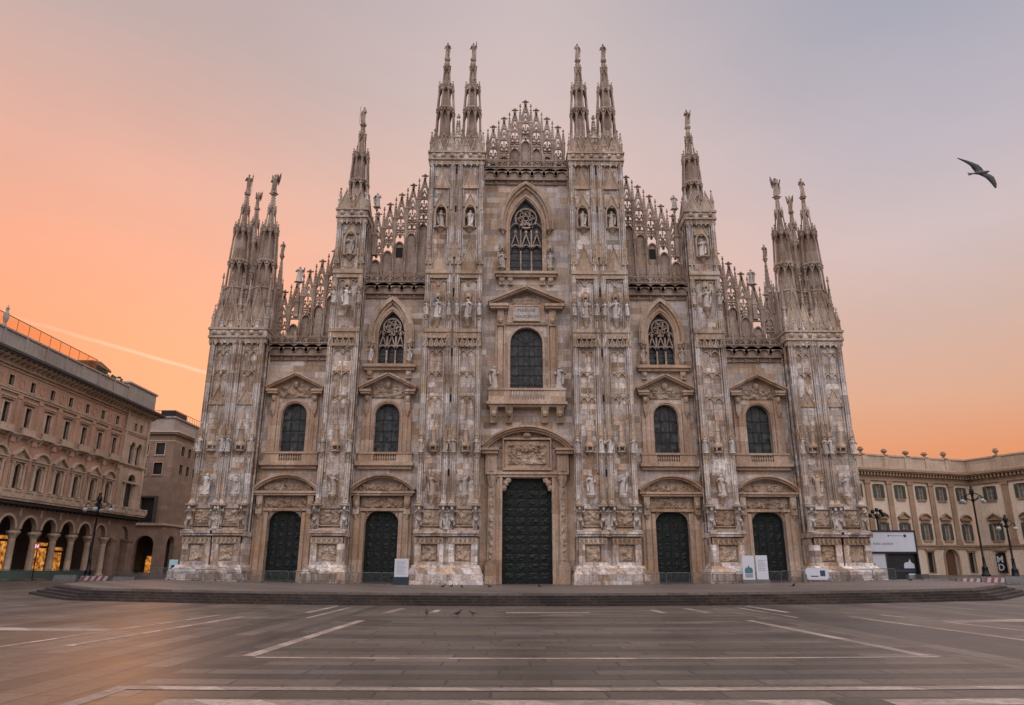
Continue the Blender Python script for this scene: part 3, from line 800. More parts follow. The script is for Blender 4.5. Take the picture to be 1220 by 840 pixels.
def side_bay(xc, gothic):
    # --- portal
    pr = put('portal', None, CATH, (0, 0, -Z0)); b = MB(); bd = MB()
    hw = 1.82; z1 = 8.25
    bronze_door(pr, xc, hw, .75 + bowl(xc), z1)
    for s_ in (-1, 1):
        B = lambda a, c, y0, y1, za, zb, t=b: t.box(min(xc + s_ * a, xc + s_ * c), max(xc + s_ * a, xc + s_ * c), y0, y1, za, zb)
        B(1.82, 2.2, -.34, .02, .5, 8.05); B(2.2, 2.36, -.24, .02, .5, 8.2); B(2.36, 2.9, -.42, .02, .5, 7.9); B(2.9, 3.25, -.26, .02, .5, 8.0)
        B(1.75, 3.4, -.5, .02, .5, 1.9 + bowl(xc))
        B(2.42, 3.06, -.75, .02, 7.9, 9.9, bd); bd.ball((xc + s_ * 2.74, -.75, 8.9), .34, 7, 1.4); bd.lathe([(.1, 7.4), (.3, 7.9), (.36, 8.2)], 6, xc + s_ * 2.74, -.45)
        corbel(bd, xc + s_ * 1.6, -.0, 8.3, .26, .7)
    b.box(xc - 2.4, xc + 2.4, -.36, .02, 8.25, 8.55)
    rp = MB(); rp.relief(xc - 2.35, xc + 2.35, 8.6, 9.75, -.12, .38, rs.random() * 40, .1, 2.2); part(rp, 'frieze_relief', CARVE, pr)
    b.box(xc - 3.3, xc + 3.3, -.86, .02, 9.85, 10.08); b.box(xc - 3.5, xc + 3.5, -1.02, .02, 10.08, 10.3)
    sg = segment(xc, 3.3, 10.3, 1.45)
    b.band(sg, 0, .2, -.80, .02); b.band(sg, .2, .40, -1.05, .02)
    tp = MB(); tp.relief(xc - 2.7, xc + 2.7, 10.32, 11.25, -.10, .42, rs.random() * 40, .1, 1.9); part(tp, 'tympanum_relief', CARVE, pr)
    part(b, 'door_surround', TRIM, pr); part(bd, 'ornament', CARVE, pr)
    # --- renaissance window
    wn = put('window', None, CATH, (0, 0, -Z0)); b = MB(); bd = MB()
    hole = arch_hole(xc, 1.4, 14.65, 18.75)
    bars = [((xc + d, 14.65), (xc + d, 20.0 if abs(d) < .6 else 19.3), .10) for d in (-.47, .47)] + [((xc - 1.4, z), (xc + 1.4, z), .12) for z in (15.9, 17.1, 18.35)]
    leaded(wn, hole, bars)
    fr = [(xc - 1.4, 14.65)] + round_arch(xc, 1.4, 18.75) + [(xc + 1.4, 14.65)]
    b.band(fr, 0, .16, -.12, .02); b.band(fr, .16, .40, -.22, .02)
    b.prism([(xc - 1.85, 18.7), (xc - 1.81, 18.7)] + round_arch(xc, 1.81, 18.75) + [(xc + 1.81, 18.7), (xc + 1.85, 18.7), (xc + 1.85, 20.75), (xc - 1.85, 20.75)][0:4], -.10, .02) if False else None
    for s_ in (-1, 1):
        B = lambda a, c, y0, y1, za, zb, t=b: t.box(min(xc + s_ * a, xc + s_ * c), max(xc + s_ * a, xc + s_ * c), y0, y1, za, zb)
        B(1.85, 2.3, -.30, .02, 14.65, 20.9); B(2.3, 2.75, -.20, .02, 14.65, 20.0)
        B(2.05, 2.55, -.55, .02, 19.2, 21.1, bd); bd.ball((xc + s_ * 2.3, -.55, 20.6), .3, 6, 1.3); bd.lathe([(.05, 18.6), (.2, 18.9), (.26, 19.4)], 6, xc + s_ * 2.3, -.35)
        B(1.95, 3.05, -.9, .02, 21.1, 21.35); B(1.9, 3.15, -1.02, .02, 21.35, 21.6)
        rk = [(xc + s_ * 3.15, 21.62), (xc, 23.2)] if s_ < 0 else [(xc, 23.2), (xc + 3.15, 21.62)]
        b.band(rk, 0, .18, -.85, .02); b.band(rk, .18, .36, -1.05, .02)
    rp = MB(); rp.relief(xc - 1.8, xc + 1.8, 20.75, 22.1, -.10, .42, rs.random() * 40, .1, 2.1); part(rp, 'tympanum_relief', CARVE, wn)
    bd.ball((xc, -.28, 22.2), .36, 7, 1.2)
    part(b, 'window_surround', TRIM, wn); part(bd, 'ornament', CARVE, wn)
    bl = MB()
    bl.box(xc - 3.0, xc + 3.0, -.35, .02, 13.45, 13.62); bl.box(xc - 3.2, xc + 3.2, -.72, .02, 13.1, 13.45); bl.box(xc - 3.0, xc + 3.0, -.4, .02, 12.75, 13.1)
    for s_ in (-1, 1): bl.box(min(xc + s_ * 1.25, xc + s_ * 2.95), max(xc + s_ * 1.25, xc + s_ * 2.95), -.32, .02, 13.62, 14.4)
    bl.box(xc - 3.05, xc + 3.05, -.42, .02, 14.4, 14.62); balusters(bl, xc - 1.2, xc + 1.2, -.22, 13.62, 14.4, 9)
    part(bl, 'balustrade', TRIM, wn)
    holes = [door_hole(xc, hw, z1, 1.3, 1.35), hole]
    if gothic: holes.append(gothic_window(xc, 1.5, 24.7, 28.3, 2.9, 2.25, 28.2, 4.35))
    return holes

def gothic_window(xc, hw, z0, zs, rise, ohw, ozs, orise, big=False):
    wn = put('window', None, CATH, (0, 0, -Z0)); CUR[0] = wn; b = MB(); bd = MB()
    hole = ogive_hole(xc, hw, z0, zs, rise)
    leaded(wn, hole, [((xc - hw, z0 + (zs - z0) * t), (xc + hw, z0 + (zs - z0) * t), .05) for t in (.16, .32, .48, .64, .8)], .72)
    fr = [(xc - hw, z0)] + ogive(xc, hw, zs, rise) + [(xc + hw, z0)]
    b.band(fr, 0, .2, -.06, .1); b.band(fr, .2, .5, -.18, .02)
    og = [(xc - ohw, ozs - .9)] + ogive(xc, ohw, ozs, orise) + [(xc + ohw, ozs - .9)]
    b.band(og, -.42, -.12, -.32, .02); bd.band(og, -.12, .22, -.62, .02); b.band(og, .22, .40, -.46, .02)
    for s_ in (-1, 1):
        x = xc + s_ * (ohw - .1); corbel(bd, x, -.3, ozs - .9, .36, .7)
        corbel(bd, x + s_ * .08, -.28, z0 + .35, .34, .8); add_statue(wn, x + s_ * .08, -.34, z0 + .35, 2.1 if big else 1.7)
        canopy(bd, x + s_ * .08, -.25, z0 + (2.9 if big else 2.4), .34, 1.0)
    t = MB(); y0, y1 = .22, .45; lw = 2 * hw / 3
    zl = z0 + (zs - z0) * .50
    for d in (-lw / 2, lw / 2): t.box(xc + d - .09, xc + d + .09, y0, y1, z0, zs + rise * .18)
    for d in (-lw, 0, lw):
        t.band(ogive(xc + d, lw / 2, zl, lw * .62, 6), -.08, .06, y0, y1)
        ap = (xc + d, zl + lw * 1.75)
        for q in (-1, 1): t.bar((xc + d + q * lw * .5, y0 + .1, zl + .1), (ap[0], y0 + .1, ap[1]), .12, .2)
        t.ball((ap[0], y0 + .1, ap[1] + .2), .2, 6, 1.4)
        t.band(ogive(xc + d, lw / 2, zs - .15, lw * .7, 6), -.06, .05, y0, y1)
    cz = zs + rise * .36; rr = hw * .66
    cir = arc(xc, cz, rr, 0, 360, 24)[:-1]
    t.band(cir, -.09, .09, y0, y1, True)
    t.band(arc(xc, cz, rr * .26, 0, 360, 12)[:-1], -.06, .06, y0, y1, True)
    for i in range(6):
        a = R(60 * i + 15)
        pts = [(xc + rr * q * math.cos(a + q * 1.0), cz + rr * q * math.sin(a + q * 1.0)) for q in (.26, .45, .65, .82, .97)]
        t.band(pts, -.06, .06, y0, y1)
        t.band(arc(xc + rr * .55 * math.cos(a + .05), cz + rr * .55 * math.sin(a + .05), rr * .17, 0, 360, 8)[:-1], -.035, .035, y0, y1, True)
    part(t, 'tracery', CREST, wn)
    sw = 3.75 if big else 3.05
    b.box(xc - sw, xc + sw, -.75, .02, z0 - .42, z0 - .15); b.box(xc - sw + .15, xc + sw - .15, -.5, .02, z0 - .75, z0 - .42); b.box(xc - sw + .3, xc + sw - .3, -.55, .05, z0 - .15, z0 - .02)
    for s_ in (-1, 1):
        for d in ((1.9, 2.9) if big else (2.2,)): bd.box(xc + s_ * d - .3, xc + s_ * d + .3, -.4, .02, z0 - 1.7, z0 - .75); bd.ball((xc + s_ * d, -.38, z0 - 1.2), .3, 6)
    part(b, 'window_surround', TRIM, wn); part(bd, 'ornament', CARVE, wn)
    return hole

for s_ in (-1, 1):
    h = side_bay(s_ * 15.65, True); bay_wall(*sorted((s_ * 11.5, s_ * 19.2)), 35.2, h)
    h = side_bay(s_ * 26.05, False); bay_wall(*sorted((s_ * 22.2, s_ * 29.6)), 27.5, h)

def centre_bay():
    pr = put('portal', None, CATH, (0, 0, -Z0)); b = MB(); bd = MB(); xc = 0; hw = 2.7; z1 = 11.85
    bronze_door(pr, 0, hw, .75, z1)
    for s_ in (-1, 1):
        B = lambda a, c, y0, y1, za, zb, t=b: t.box(min(s_ * a, s_ * c), max(s_ * a, s_ * c), y0, y1, za, zb)
        B(2.7, 3.0, -.40, .02, .5, 11.9); B(3.0, 3.3, -.28, .02, .5, 11.9); B(3.3, 4.7, -.22, .02, .5, 11.4)
        B(3.5, 4.25, -.62, .02, 2.9, 10.9); B(3.3, 4.5, -.85, .02, .5, 2.7); B(3.4, 4.4, -.75, .02, 2.7, 2.95)
        rp = MB(); rp.relief(min(s_ * 3.6, s_ * 4.15), max(s_ * 3.6, s_ * 4.15), 3.1, 10.8, -.63, .24, 5 * s_, .1, 3.2); part(rp, 'relief_panel', CARVE, pr)
        bd.lathe([(.3, 10.8), (.36, 11.0), (.5, 11.5), (.62, 11.9), (.5, 11.95), (.66, 12.15)], 8, s_ * 3.88, -.5)
        B(3.3, 4.55, -.72, .02, 12.2, 14.4); B(3.55, 4.3, -.80, .02, 12.5, 14.2, bd); B(3.2, 5.0, -1.1, .02, 14.4, 14.75); B(3.1, 5.12, -1.3, .02, 14.75, 15.0)
        for q, (dx_, dz_) in enumerate(((2.55, 10.75), (2.35, 11.3), (2.05, 11.65))): bd.ball((s_ * dx_, -.05, dz_), .36, 7, 1.1)
        B(4.7, 5.1, -.3, .02, .5, 14.4)
    b.box(-3.4, 3.4, -.45, .02, 11.9, 12.2); b.box(-3.5, 3.5, -.6, .02, 12.2, 12.45); b.box(-3.3, 3.3, -.3, .02, 12.45, 12.7)
    b.band([(-2.55, 12.85), (2.55, 12.85), (2.55, 16.0), (-2.55, 16.0)], 0, -.25, -.62, .02, True); b.box(-2.5, 2.5, -.3, .02, 12.9, 15.9)
    rp = MB(); rp.relief(-2.15, 2.15, 13.25, 15.6, -.32, .55, 3, .1, 1.7); part(rp, 'tympanum_relief', CARVE, pr)
    sg = segment(0, 4.75, 15.0, 2.1, 20)
    b.band(sg, 0, .22, -1.0, .02); b.band(sg, .22, .44, -1.25, .02); b.band(sg, -.22, 0, -.7, .02)
    bd.ball((0, -.5, 16.45), .5, 8, .7); bd.relief(-3.2, -2.6, 15.1, 15.9, -.1, .3, 8, .12); bd.relief(2.6, 3.2, 15.1, 15.9, -.1, .3, 9, .12)
    part(b, 'door_surround', TRIM, pr); part(bd, 'ornament', CARVE, pr)
    wn = put('window', None, CATH, (0, 0, -Z0)); b = MB(); bd = MB()
    hole = arch_hole(0, 1.87, 21.75, 27.4)
    bars = [((d, 21.75), (d, 29.1 if abs(d) < .4 else 28.7), .10) for d in (-.94, -.32, .32, .94)] + [((-1.87, z), (1.87, z), .12) for z in (22.5, 23.65, 24.8, 25.95, 27.2)]
    bars += [((0, 27.4), (1.85 * math.cos(R(a)), 27.4 + 1.85 * math.sin(R(a))), .06) for a in (30, 60, 90, 120, 150)]
    leaded(wn, hole, bars)
    fr = [(-1.87, 21.75)] + round_arch(0, 1.87, 27.4) + [(1.87, 21.75)]
    b.band(fr, 0, .3, -.10, .02)
    b.band([(-2.45, 21.75), (-2.45, 29.55), (2.45, 29.55), (2.45, 21.75)], 0, .22, -.30, .02)
    pl = MB(); pl.box(-1.45, 1.45, -.38, -.02, 30.05, 31.75); plo = part(pl, 'plaque', STATUE, wn)
    for txt, zz, sz in (("MARIAE", 31.05, .62), ("NASCENTI", 30.30, .56)):
        cu = bpy.data.curves.new('inscription', 'FONT'); cu.body = txt; cu.size = sz; cu.align_x = 'CENTER'; cu.extrude = .01; cu.materials.append(TEXTM)
        text_mesh(cu, 'inscription', wn, (0, -.395, zz), (R(90), 0, 0))
    b.band([(-1.45, 30.05), (1.45, 30.05), (1.45, 31.75), (-1.45, 31.75)], 0, -.16, -.46, .02, True)
    b.prism([(-2.3, 29.8), (2.3, 29.8), (2.0, 32.2), (0, 33.0), (-2.0, 32.2)], -.2, .02)
    for s_ in (-1, 1):
        B = lambda a, c, y0, y1, za, zb, t=b: t.box(min(s_ * a, s_ * c), max(s_ * a, s_ * c), y0, y1, za, zb)
        B(2.72, 3.3, -.42, .02, 21.75, 30.0); B(3.3, 3.6, -.2, .02, 21.75, 29.6); B(2.65, 3.4, -.62, .02, 29.3, 31.3, bd); bd.ball((s_ * 3.02, -.6, 29.9), .34, 6, 1.2)
        B(2.2, 4.2, -1.05, .02, 31.3, 31.55); B(2.1, 4.35, -1.2, .02, 31.55, 31.85)
        rk = [(-4.35, 31.87), (0, 33.75)] if s_ < 0 else [(0, 33.75), (4.35, 31.87)]
        b.band(rk, 0, .2, -1.0, .02); b.band(rk, .2, .42, -1.22, .02)
        add_statue(wn, s_ * 3.75, -.75, 21.7, 2.7)
    bd.relief(-1.7, 1.7, 31.9, 32.8, -.22, .3, 12, .12)
    part(b, 'window_surround', TRIM, wn); part(bd, 'ornament', CARVE, wn)
    bl = MB(); bk = MB()
    bl.box(-4.3, 4.3, -1.3, .02, 20.15, 20.4); bl.box(-4.5, 4.5, -1.5, .02, 19.85, 20.15); bl.box(-4.3, 4.3, -1.2, .02, 19.6, 19.85)
    for s_ in (-1, 1): bl.box(min(s_ * 1.95, s_ * 4.3), max(s_ * 1.95, s_ * 4.3), -1.3, -1.05, 20.4, 21.45); bl.box(min(s_ * 4.05, s_ * 4.3), max(s_ * 4.05, s_ * 4.3), -1.05, .02, 20.4, 21.45)
    bl.box(-4.4, 4.4, -1.4, -.98, 21.45, 21.68); balusters(bl, -1.9, 1.9, -1.18, 20.4, 21.45, 13)
    part(bl, 'balcony', TRIM, wn)
    for s_ in (-1, 1):
        for d in (2.0, 3.7): bk.frus(s_ * d - .38, s_ * d + .38, -.5, .02, 17.9, s_ * d - .42, s_ * d + .42, -1.2, .02, 19.6); bk.ball((s_ * d, -.8, 18.9), .42, 6)
    part(bk, 'balcony_bracket', CARVE, wn)
    g = gothic_window(0, 1.95, 36.2, 42.0, 4.0, 2.9, 42.6, 5.2, True)
    bay_wall(-5.3, 5.3, 50.0, [door_hole(0, hw, z1, .85, 1.7), hole, g])
centre_bay()

# ------------------------------------------------ galleries and openwork gables
def gallery(x0, x1, z0, z1, n):
    """parapet walk on a corbel table of arches"""
    b = MB(); h = z1 - z0; w_ = (x1 - x0) / n
    b.box(x0, x1, -.76, .6, z0 + h * .48, z0 + h * .66); b.box(x0, x1, -.52, .1, z0 + .1, z0 + h * .48); b.box(x0, x1, -.2, .05, z0 - .35, z0 + .1); b.box(x0, x1, -.86, .6, z0 + h * .60, z0 + h * .66); b.box(x0, x1, -.76, -.48, z1 - h * .07, z1)
    for i in range(n + 1):
        x = x0 + w_ * i
        b.frus(x - .14, x + .14, -.2, .1, z0 - .1, x - .16, x + .16, -.76, .1, z0 + h * .42); b.lathe([(.05, z0 - .5), (.2, z0 - .2), (.24, z0)], 6, x, -.15)
        b.box(x - .11, x + .11, -.79, -.46, z0 + h * .66, z1 + .12); b.lathe([(.16, z1 + .1), (.2, z1 + .2), (.03, z1 + .6)], 4, x, -.64, math.pi / 4)
        if i < n:
            b.band(ogive(x + w_ / 2, w_ / 2 - .1, z0 + h * .2, h * .22, 5), -.05, .35, -.76, -.56)
            b.box(x, x + w_, -.76, -.56, z0 + h * .42, z0 + h * .5)
            for q in (.28, .72):
                b.band(ogive(x + w_ * q, w_ * .16, z0 + h * .78, h * .12, 4), -.03, .10, -.74, -.50)
            b.box(x + w_ * .5 - .06, x + w_ * .5 + .06, -.74, -.50, z0 + h * .66, z1 - h * .05)
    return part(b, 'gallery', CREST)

def crest(bays, y=.4):
    """a raking run of openwork gables: list of (x centre, pitch, z solid wall, z springing, z apex)"""
    b = MB()
    for k, (xc, w_, zw, zsp, za, zb) in enumerate(bays):
        hw = w_ / 2; y0, y1 = y - .14, y + .14
        # solid wall below, its head cut as a pointed arch with a shadowed blind opening
        hd = ogive(xc, hw - .16, zw, w_ * .5, 6)
        b.prism([(xc - hw, zb), (xc + hw, zb), (xc + hw, zw + .5), (xc + hw - .1, zw + .5), (xc + hw - .15, zw)] + hd[::-1][1:-1] + [(xc - hw + .15, zw), (xc - hw + .1, zw + .5), (xc - hw, zw + .5)], y + .02, y + .25)
        b.band([(xc - hw + .16, zw - 1.9)] + hd + [(xc + hw - .16, zw - 1.9)], -.06, .08, y0 - .1, y + .02)
        # tracery between wall head and gable
        sp = zsp
        og = ogive(xc, hw - .18, sp - .75, w_ * .62, 6)
        b.band([(xc - hw + .18, sp - 1.3)] + og + [(xc + hw - .18, sp - 1.3)], -.04, .12, y0, y1)
        b.prism([(xc - hw, sp - .2), (xc + hw, sp - .2), (xc, sp + 1.15)], y0 + .03, y1 - .03, [[(xc - hw * .42, sp - .05), (xc + hw * .42, sp - .05), (xc, sp + .78)]])
        for q in (-1, 1):
            b.band(ogive(xc + q * hw * .42, hw * .30, sp - 1.55, w_ * .30, 5), -.05, .14, y0, y1)
            b.ball((xc + q * hw * .42, y, sp - .82), .15, 5)
        b.bar((xc, y, sp - .95), (xc, y, sp - .3), .16)
        b.box(xc - hw, xc + hw, y0, y1, sp - 1.75, sp - 1.58)
        nrow = max(0, int((sp - 1.8 - zw - .4) / .95))
        for r_ in range(nrow):
            zz = sp - 1.75 - .95 * (r_ + 1)
            for q in (-1, 1): b.band(ogive(xc + q * hw * .42, hw * .30, zz, w_ * .32, 5), -.05, .14, y0, y1)
            b.box(xc - hw, xc + hw, y0, y1, zz + .68, zz + .80); b.box(xc - .08, xc + .08, y0, y1, zz - .05, zz + .8)
        # gable
        L = (xc - hw + .06, y, sp - .1); T = (xc, y, za - .85); Rr = (xc + hw - .06, y, sp - .1)
        b.bar(L, T, .26, .28); b.bar(T, Rr, .26, .28)
        crockets(b, L, T, 6, .13); crockets(b, Rr, T, 6, .13)
        hz = sp + (za - .85 - sp) * .62; b.prism([(xc - hw * .42, hz - .1), (xc + hw * .42, hz - .1), (xc, za - .9)], y0 + .03, y1 - .03, [[(xc - hw * .16, hz), (xc + hw * .16, hz), (xc, hz + .5)]])
        b.lathe([(.09, za - .95), (.13, za - .8), (.22, za - .66), (.10, za - .5), (.26, za - .38), (.29, za - .28), (.12, za - .2), (.14, za - .1), (.02, za)], 6, xc, y)
        for q in (-1, 1): b.ball((xc + q * .33, y, za - .33), .12, 4)
    edges = {}
    for xc, w_, zw, zsp, za, zb in bays:
        for d in (-1, 1): edges.setdefault(round(xc + d * w_ / 2, 3), []).append((zsp, za, zb))
    sl = abs(bays[1][4] - bays[0][4])
    for x, v in edges.items():
        zsp, zb = min(q[0] for q in v), v[0][2]; za = sum(q[1] for q in v) / len(v)
        if len(v) == 1: za += sl / 2 * (1 if any(q[4] > v[0][1] + .1 for q in bays) is False else -1)
        b.box(x - .14, x + .14, y - .24, y + .24, zb, zsp - .5)
        pinnacle(b, x, y, zsp - .9, .40, za - zsp + .95, 5)
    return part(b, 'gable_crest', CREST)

gallery(-5.15, 5.15, 48.2, 51.0, 7)
cw = 1.37
crest([(i * cw, cw, 53.6 - abs(i) * 1.1, 57.1 - abs(i) * 1.25, 60.45 - abs(i) * 1.25, 49.6) for i in range(-3, 4)])
for s_ in (-1, 1):
    gallery(*sorted((s_ * 11.75, s_ * 18.95)), 33.1, 35.5, 5)
    crest([(s_ * (12.55 + 1.38 * i), 1.38, 41.9 - 1.2 * i, 46.2 - 1.33 * i, 49.6 - 1.33 * i, 34.5) for i in range(5)])
    gallery(*sorted((s_ * 22.4, s_ * 29.4)), 25.5, 27.9, 5)
    crest([(s_ * (23.05 + 1.38 * i), 1.38, 32.5 - 1.2 * i, 36.0 - 1.33 * i, 39.3 - 1.33 * i, 27.0) for i in range(5)])
    for x, zb, h in ((18.3, 38.4, 6.6), (27.0, 30.5, 4.6)):
        b = MB(); pinnacle(b, s_ * x, .3, zb, .5, h, 4); o = part(b, 'pinnacle', CREST); add_statue(o, s_ * x, .3, zb + h - .2, 2.0)
    for x, z_ in ((15.3, 38.2), (25.2, 30.5)):
        d = MB(); d.box(s_ * x - .4, s_ * x + .4, .38, .45, z_, z_ + 1.3); part(d, 'slit_window', DARK)

# body of the church behind the screen facade
b = MB()
b.box(-10, 10, 1.2, 110, .5, 47); b.box(-20, 20, 1.2, 110, .5, 33); b.box(-30.5, 30.5, 1.2, 110, .5, 25)
part(b, 'nave', MARBLE_B)
# ---------------------------------------------------------------- materials for the square
PINK = stone('pink_brick_plaster', [c4(.52, .33, .235), c4(.54, .35, .25), c4(.49, .31, .225), c4(.53, .34, .245)], 3.0, 1.6, .08, .4, tint=(.14, .08, .05, 1), seed=41, val=.08, bump=.2, contrast=.16)
TANS = stone('tan_palace_stone', [c4(.54, .43, .325), c4(.52, .41, .31), c4(.57, .455, .35), c4(.49, .385, .29)], 2.2, 1.1, .12, .45, tint=(.13, .085, .05, 1), seed=43, val=.1, contrast=.16)
GREYS = stone('grey_parapet_stone', [c4(.36, .33, .30), c4(.33, .30, .28), c4(.38, .35, .32)], 3.5, 1.3, .15, .4, seed=45, val=.1, contrast=.16)
BROWNS = stone('brown_block_stone', [c4(.29, .21, .16), c4(.27, .20, .155), c4(.31, .23, .175), c4(.26, .185, .14)], 1.6, .8, .25, .35, tint=(.11, .07, .045, 1), seed=47, val=.12, contrast=.16)
CREAM = stone('cream_plaster', [c4(.70, .59, .48), c4(.68, .575, .47), c4(.71, .60, .49)], 6.0, 4.0, 0, .28, tint=(.24, .16, .10, 1), seed=49, val=.05, bump=.15, contrast=.08)
OCHRE = stone('ochre_palace_stone', [c4(.36, .25, .165), c4(.34, .235, .155), c4(.38, .27, .18)], 2.5, 1.2, .12, .4, tint=(.13, .08, .045, 1), seed=51, val=.08, contrast=.16)
PANE = plain('window_pane', (.018, .020, .022), .35, 0, .4, .8, .05, .3)
PALEP = plain('curtained_pane', (.11, .13, .125), .4, 0, .35, 1.5, .05, .5)
SHUT = plain('green_shutter', (.055, .062, .048), .6, 0, .25)
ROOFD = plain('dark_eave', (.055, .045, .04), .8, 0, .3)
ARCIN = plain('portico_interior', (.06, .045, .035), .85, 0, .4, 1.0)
SHOP, k_, b_ = newmat('lit_shop_window')
g_ = k_.n('ShaderNodeTexCoord').outputs['Object']
k_.set(b_.inputs['Emission Color'], k_.ramp(k_.noise(g_, 1.9, 5, .7), [(.36, c4(.03, .012, .004)), (.47, c4(.40, .13, .02)), (.58, c4(.85, .34, .06)), (.70, c4(1.0, .62, .24))]))
b_.inputs['Emission Strength'].default_value = .8; b_.inputs['Base Color'].default_value = c4(.08, .04, .02)
IRON = plain('cast_iron', (.014, .015, .015), .45, .6, .3)
GLOBE = plain('opal_globe', (.33, .32, .31), .25, 0, .05)
STEEL = plain('galvanised_steel', (.10, .105, .11), .5, .5, .25)
WHITE = plain('white_panel', (.46, .48, .53), .45, 0, .06, 1.0, .03)
BLUEB = plain('navy_panel', (.018, .026, .042), .4, 0, .2)
BLACKP = plain('black_panel', (.012, .012, .013), .35, 0, .2)
CONC = plain('barrier_concrete', (.115, .11, .105), .8, 0, .3, 4.0, .3)
REDP = plain('red_paint', (.15, .028, .028), .55, 0, .25)
WHP = plain('white_paint', (.27, .255, .25), .55, 0, .2)
GREENF = plain('green_mesh_panel', (.055, .085, .070), .7, 0, .35, 5.0)
INK = plain('grey_print', (.22, .23, .27), .6, 0, .1)
NAVY = plain('dark_print', (.03, .035, .07), .6, 0, .1)
TEAL = plain('teal_print', (.05, .13, .14), .6, 0, .3)
WOOD = plain('door_wood', (.10, .05, .025), .6, 0, .3)
CANVAS = plain('awning_canvas', (.22, .15, .09), .8, 0, .25)
LEAF = plain('terrace_plants', (.06, .075, .03), .8, 0, .5, 6.0)
BIRDD = plain('dark_feathers', (.018, .017, .019), .7, 0, .3, 9.0)
BIRDG = plain('grey_feathers', (.075, .072, .075), .7, 0, .3, 9.0)

class FR:
    """a facade's frame: s runs along the wall to the right, n out of the wall towards the viewer, z up"""
    def __init__(s, x, y, rotz): s.M = Matrix.Translation((x, y, 0)) @ Matrix.Rotation(rotz, 4, 'Z'); s.rz = rotz
    def build(s, mb, name, mat, par, smooth=False):
        o = mb.build(name, mat, par, smooth); o.matrix_basis = par.matrix_basis.inverted() @ s.M; return o
    def place(s, me, name, par, x, y=0, z=0):
        o = put(name, me, par); o.matrix_basis = par.matrix_basis.inverted() @ s.M @ Matrix.Translation((x, y, z)); return o
def bbx(*a): b = MB(); b.box(*a); return b
def subpart(o, me, name):
    return put(name, me, o)

# ================================================================ left: long arcaded palace
GL = 1.0
LP = thing('arcaded_palace', 'long pink and tan palace with an arcade of round arches and rows of pedimented windows', 'palace', (-58, 4, GL))
F = FR(-58, 0, R(90))
S0, S1, PB = -24.0, 32.2, 3.87
bays = [-0.6 + PB * i for i in range(-6, 7)]
# upper wall with window openings
def op(x, hw, z0, z1): return [(x - hw, z0), (x + hw, z0), (x + hw, z1), (x - hw, z1)]
holes = []
for x in bays: holes += [op(x, .42, 21.95, 23.15), op(x, .5, 17.75, 20.05), arch_hole(x, .52, 10.95, 13.15)]
wb = MB(); wb.prism([(S0, 10.0), (25.0, 10.0), (25.0, 24.6), (S0, 24.6)], 0, .5, holes)
F.build(wb, 'wall', PINK, LP)
# corner pavilion, in stone, with paired lights
ch = [op(27.9, .38, 21.9, 23.1), op(29.6, .38, 21.9, 23.1), arch_hole(27.75, .62, 17.0, 19.6), arch_hole(29.75, .62, 17.0, 19.6), arch_hole(28.7, 1.15, 10.8, 14.4)]
cb = MB(); cb.prism([(25.0, 10.0), (S1, 10.0), (S1, 24.6), (25.0, 24.6)], -.12, .5, ch); F.build(cb, 'corner_pavilion', TANS, LP)
pv = MB()
for x in (25.2, 31.8): pv.box(x - .3, x + .3, -.3, -.1, 10.6, 24.5)
pv.band(round_arch(27.75, .62, 19.6), 0, .2, -.25, -.1); pv.band(round_arch(29.75, .62, 19.6), 0, .2, -.25, -.1); pv.band(round_arch(28.7, 1.15, 14.4), 0, .3, -.3, -.1)
pv.lathe([(.2, 17), (.13, 17.3), (.12, 19.2), (.22, 19.5)], 8, 28.75, -.1)
for x in (27.1, 30.3): pv.lathe([(.2, 10.8), (.14, 11.1), (.13, 13.9), (.24, 14.3)], 8, x, -.2)
pv.box(26.4, 31.0, -.35, -.1, 14.2, 14.5)
F.build(pv, 'pavilion_columns', TANS, LP)
# string courses, balconies, eaves
tb = MB()
def course(z0, z1, d, b=tb, x0=S0, x1=S1 + .1): b.box(x0, x1, -d, .1, z0, z1)
course(21.25, 21.5, .22); course(21.5, 21.62, .32); course(16.55, 16.75, .3); course(16.75, 16.95, .45)
course(24.1, 24.6, .25); course(23.75, 23.85, .15)
F.build(tb, 'string_course', TANS, LP)
ev = MB(); ev.box(S0, S1 + 1.3, -1.45, .2, 24.95, 25.15); ev.box(S0, S1 + 1.5, -1.6, .2, 25.15, 25.45)
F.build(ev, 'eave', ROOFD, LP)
em = MB(); em.box(S0, S1 + .9, -1.0, .2, 24.75, 24.95)
i = S0
while i < S1 + .6: em.frus(i, i + .3, -.3, .1, 24.3, i, i + .3, -1.3, .1, 24.95); i += .97
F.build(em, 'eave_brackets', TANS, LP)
at = MB(); at.box(S0, 22.6, -.9, 6, 25.45, 27.4); at.box(S0, 22.6, -1.05, 6.1, 27.4, 27.6); at.box(S0, 22.6, -.98, 6.1, 25.45, 25.8)
at.box(22.6, S1 - 1.2, -1.0, 7, 25.45, 28.0); at.box(22.4, S1 - 1.0, -1.2, 7.2, 28.0, 28.25)
i = S0
while i < 22: at.box(i, i + .35, -1.0, -.85, 25.8, 27.4); i += PB
F.build(at, 'attic', GREYS, LP)
body = MB(); body.box(S0 + .01, S1 - .02, 6.5, 26, .6, 25.0); body.box(S0 + .01, S1 - .02, .45, 7, 9.6, 25.4); F.build(body, 'rear_block', TANS, LP)
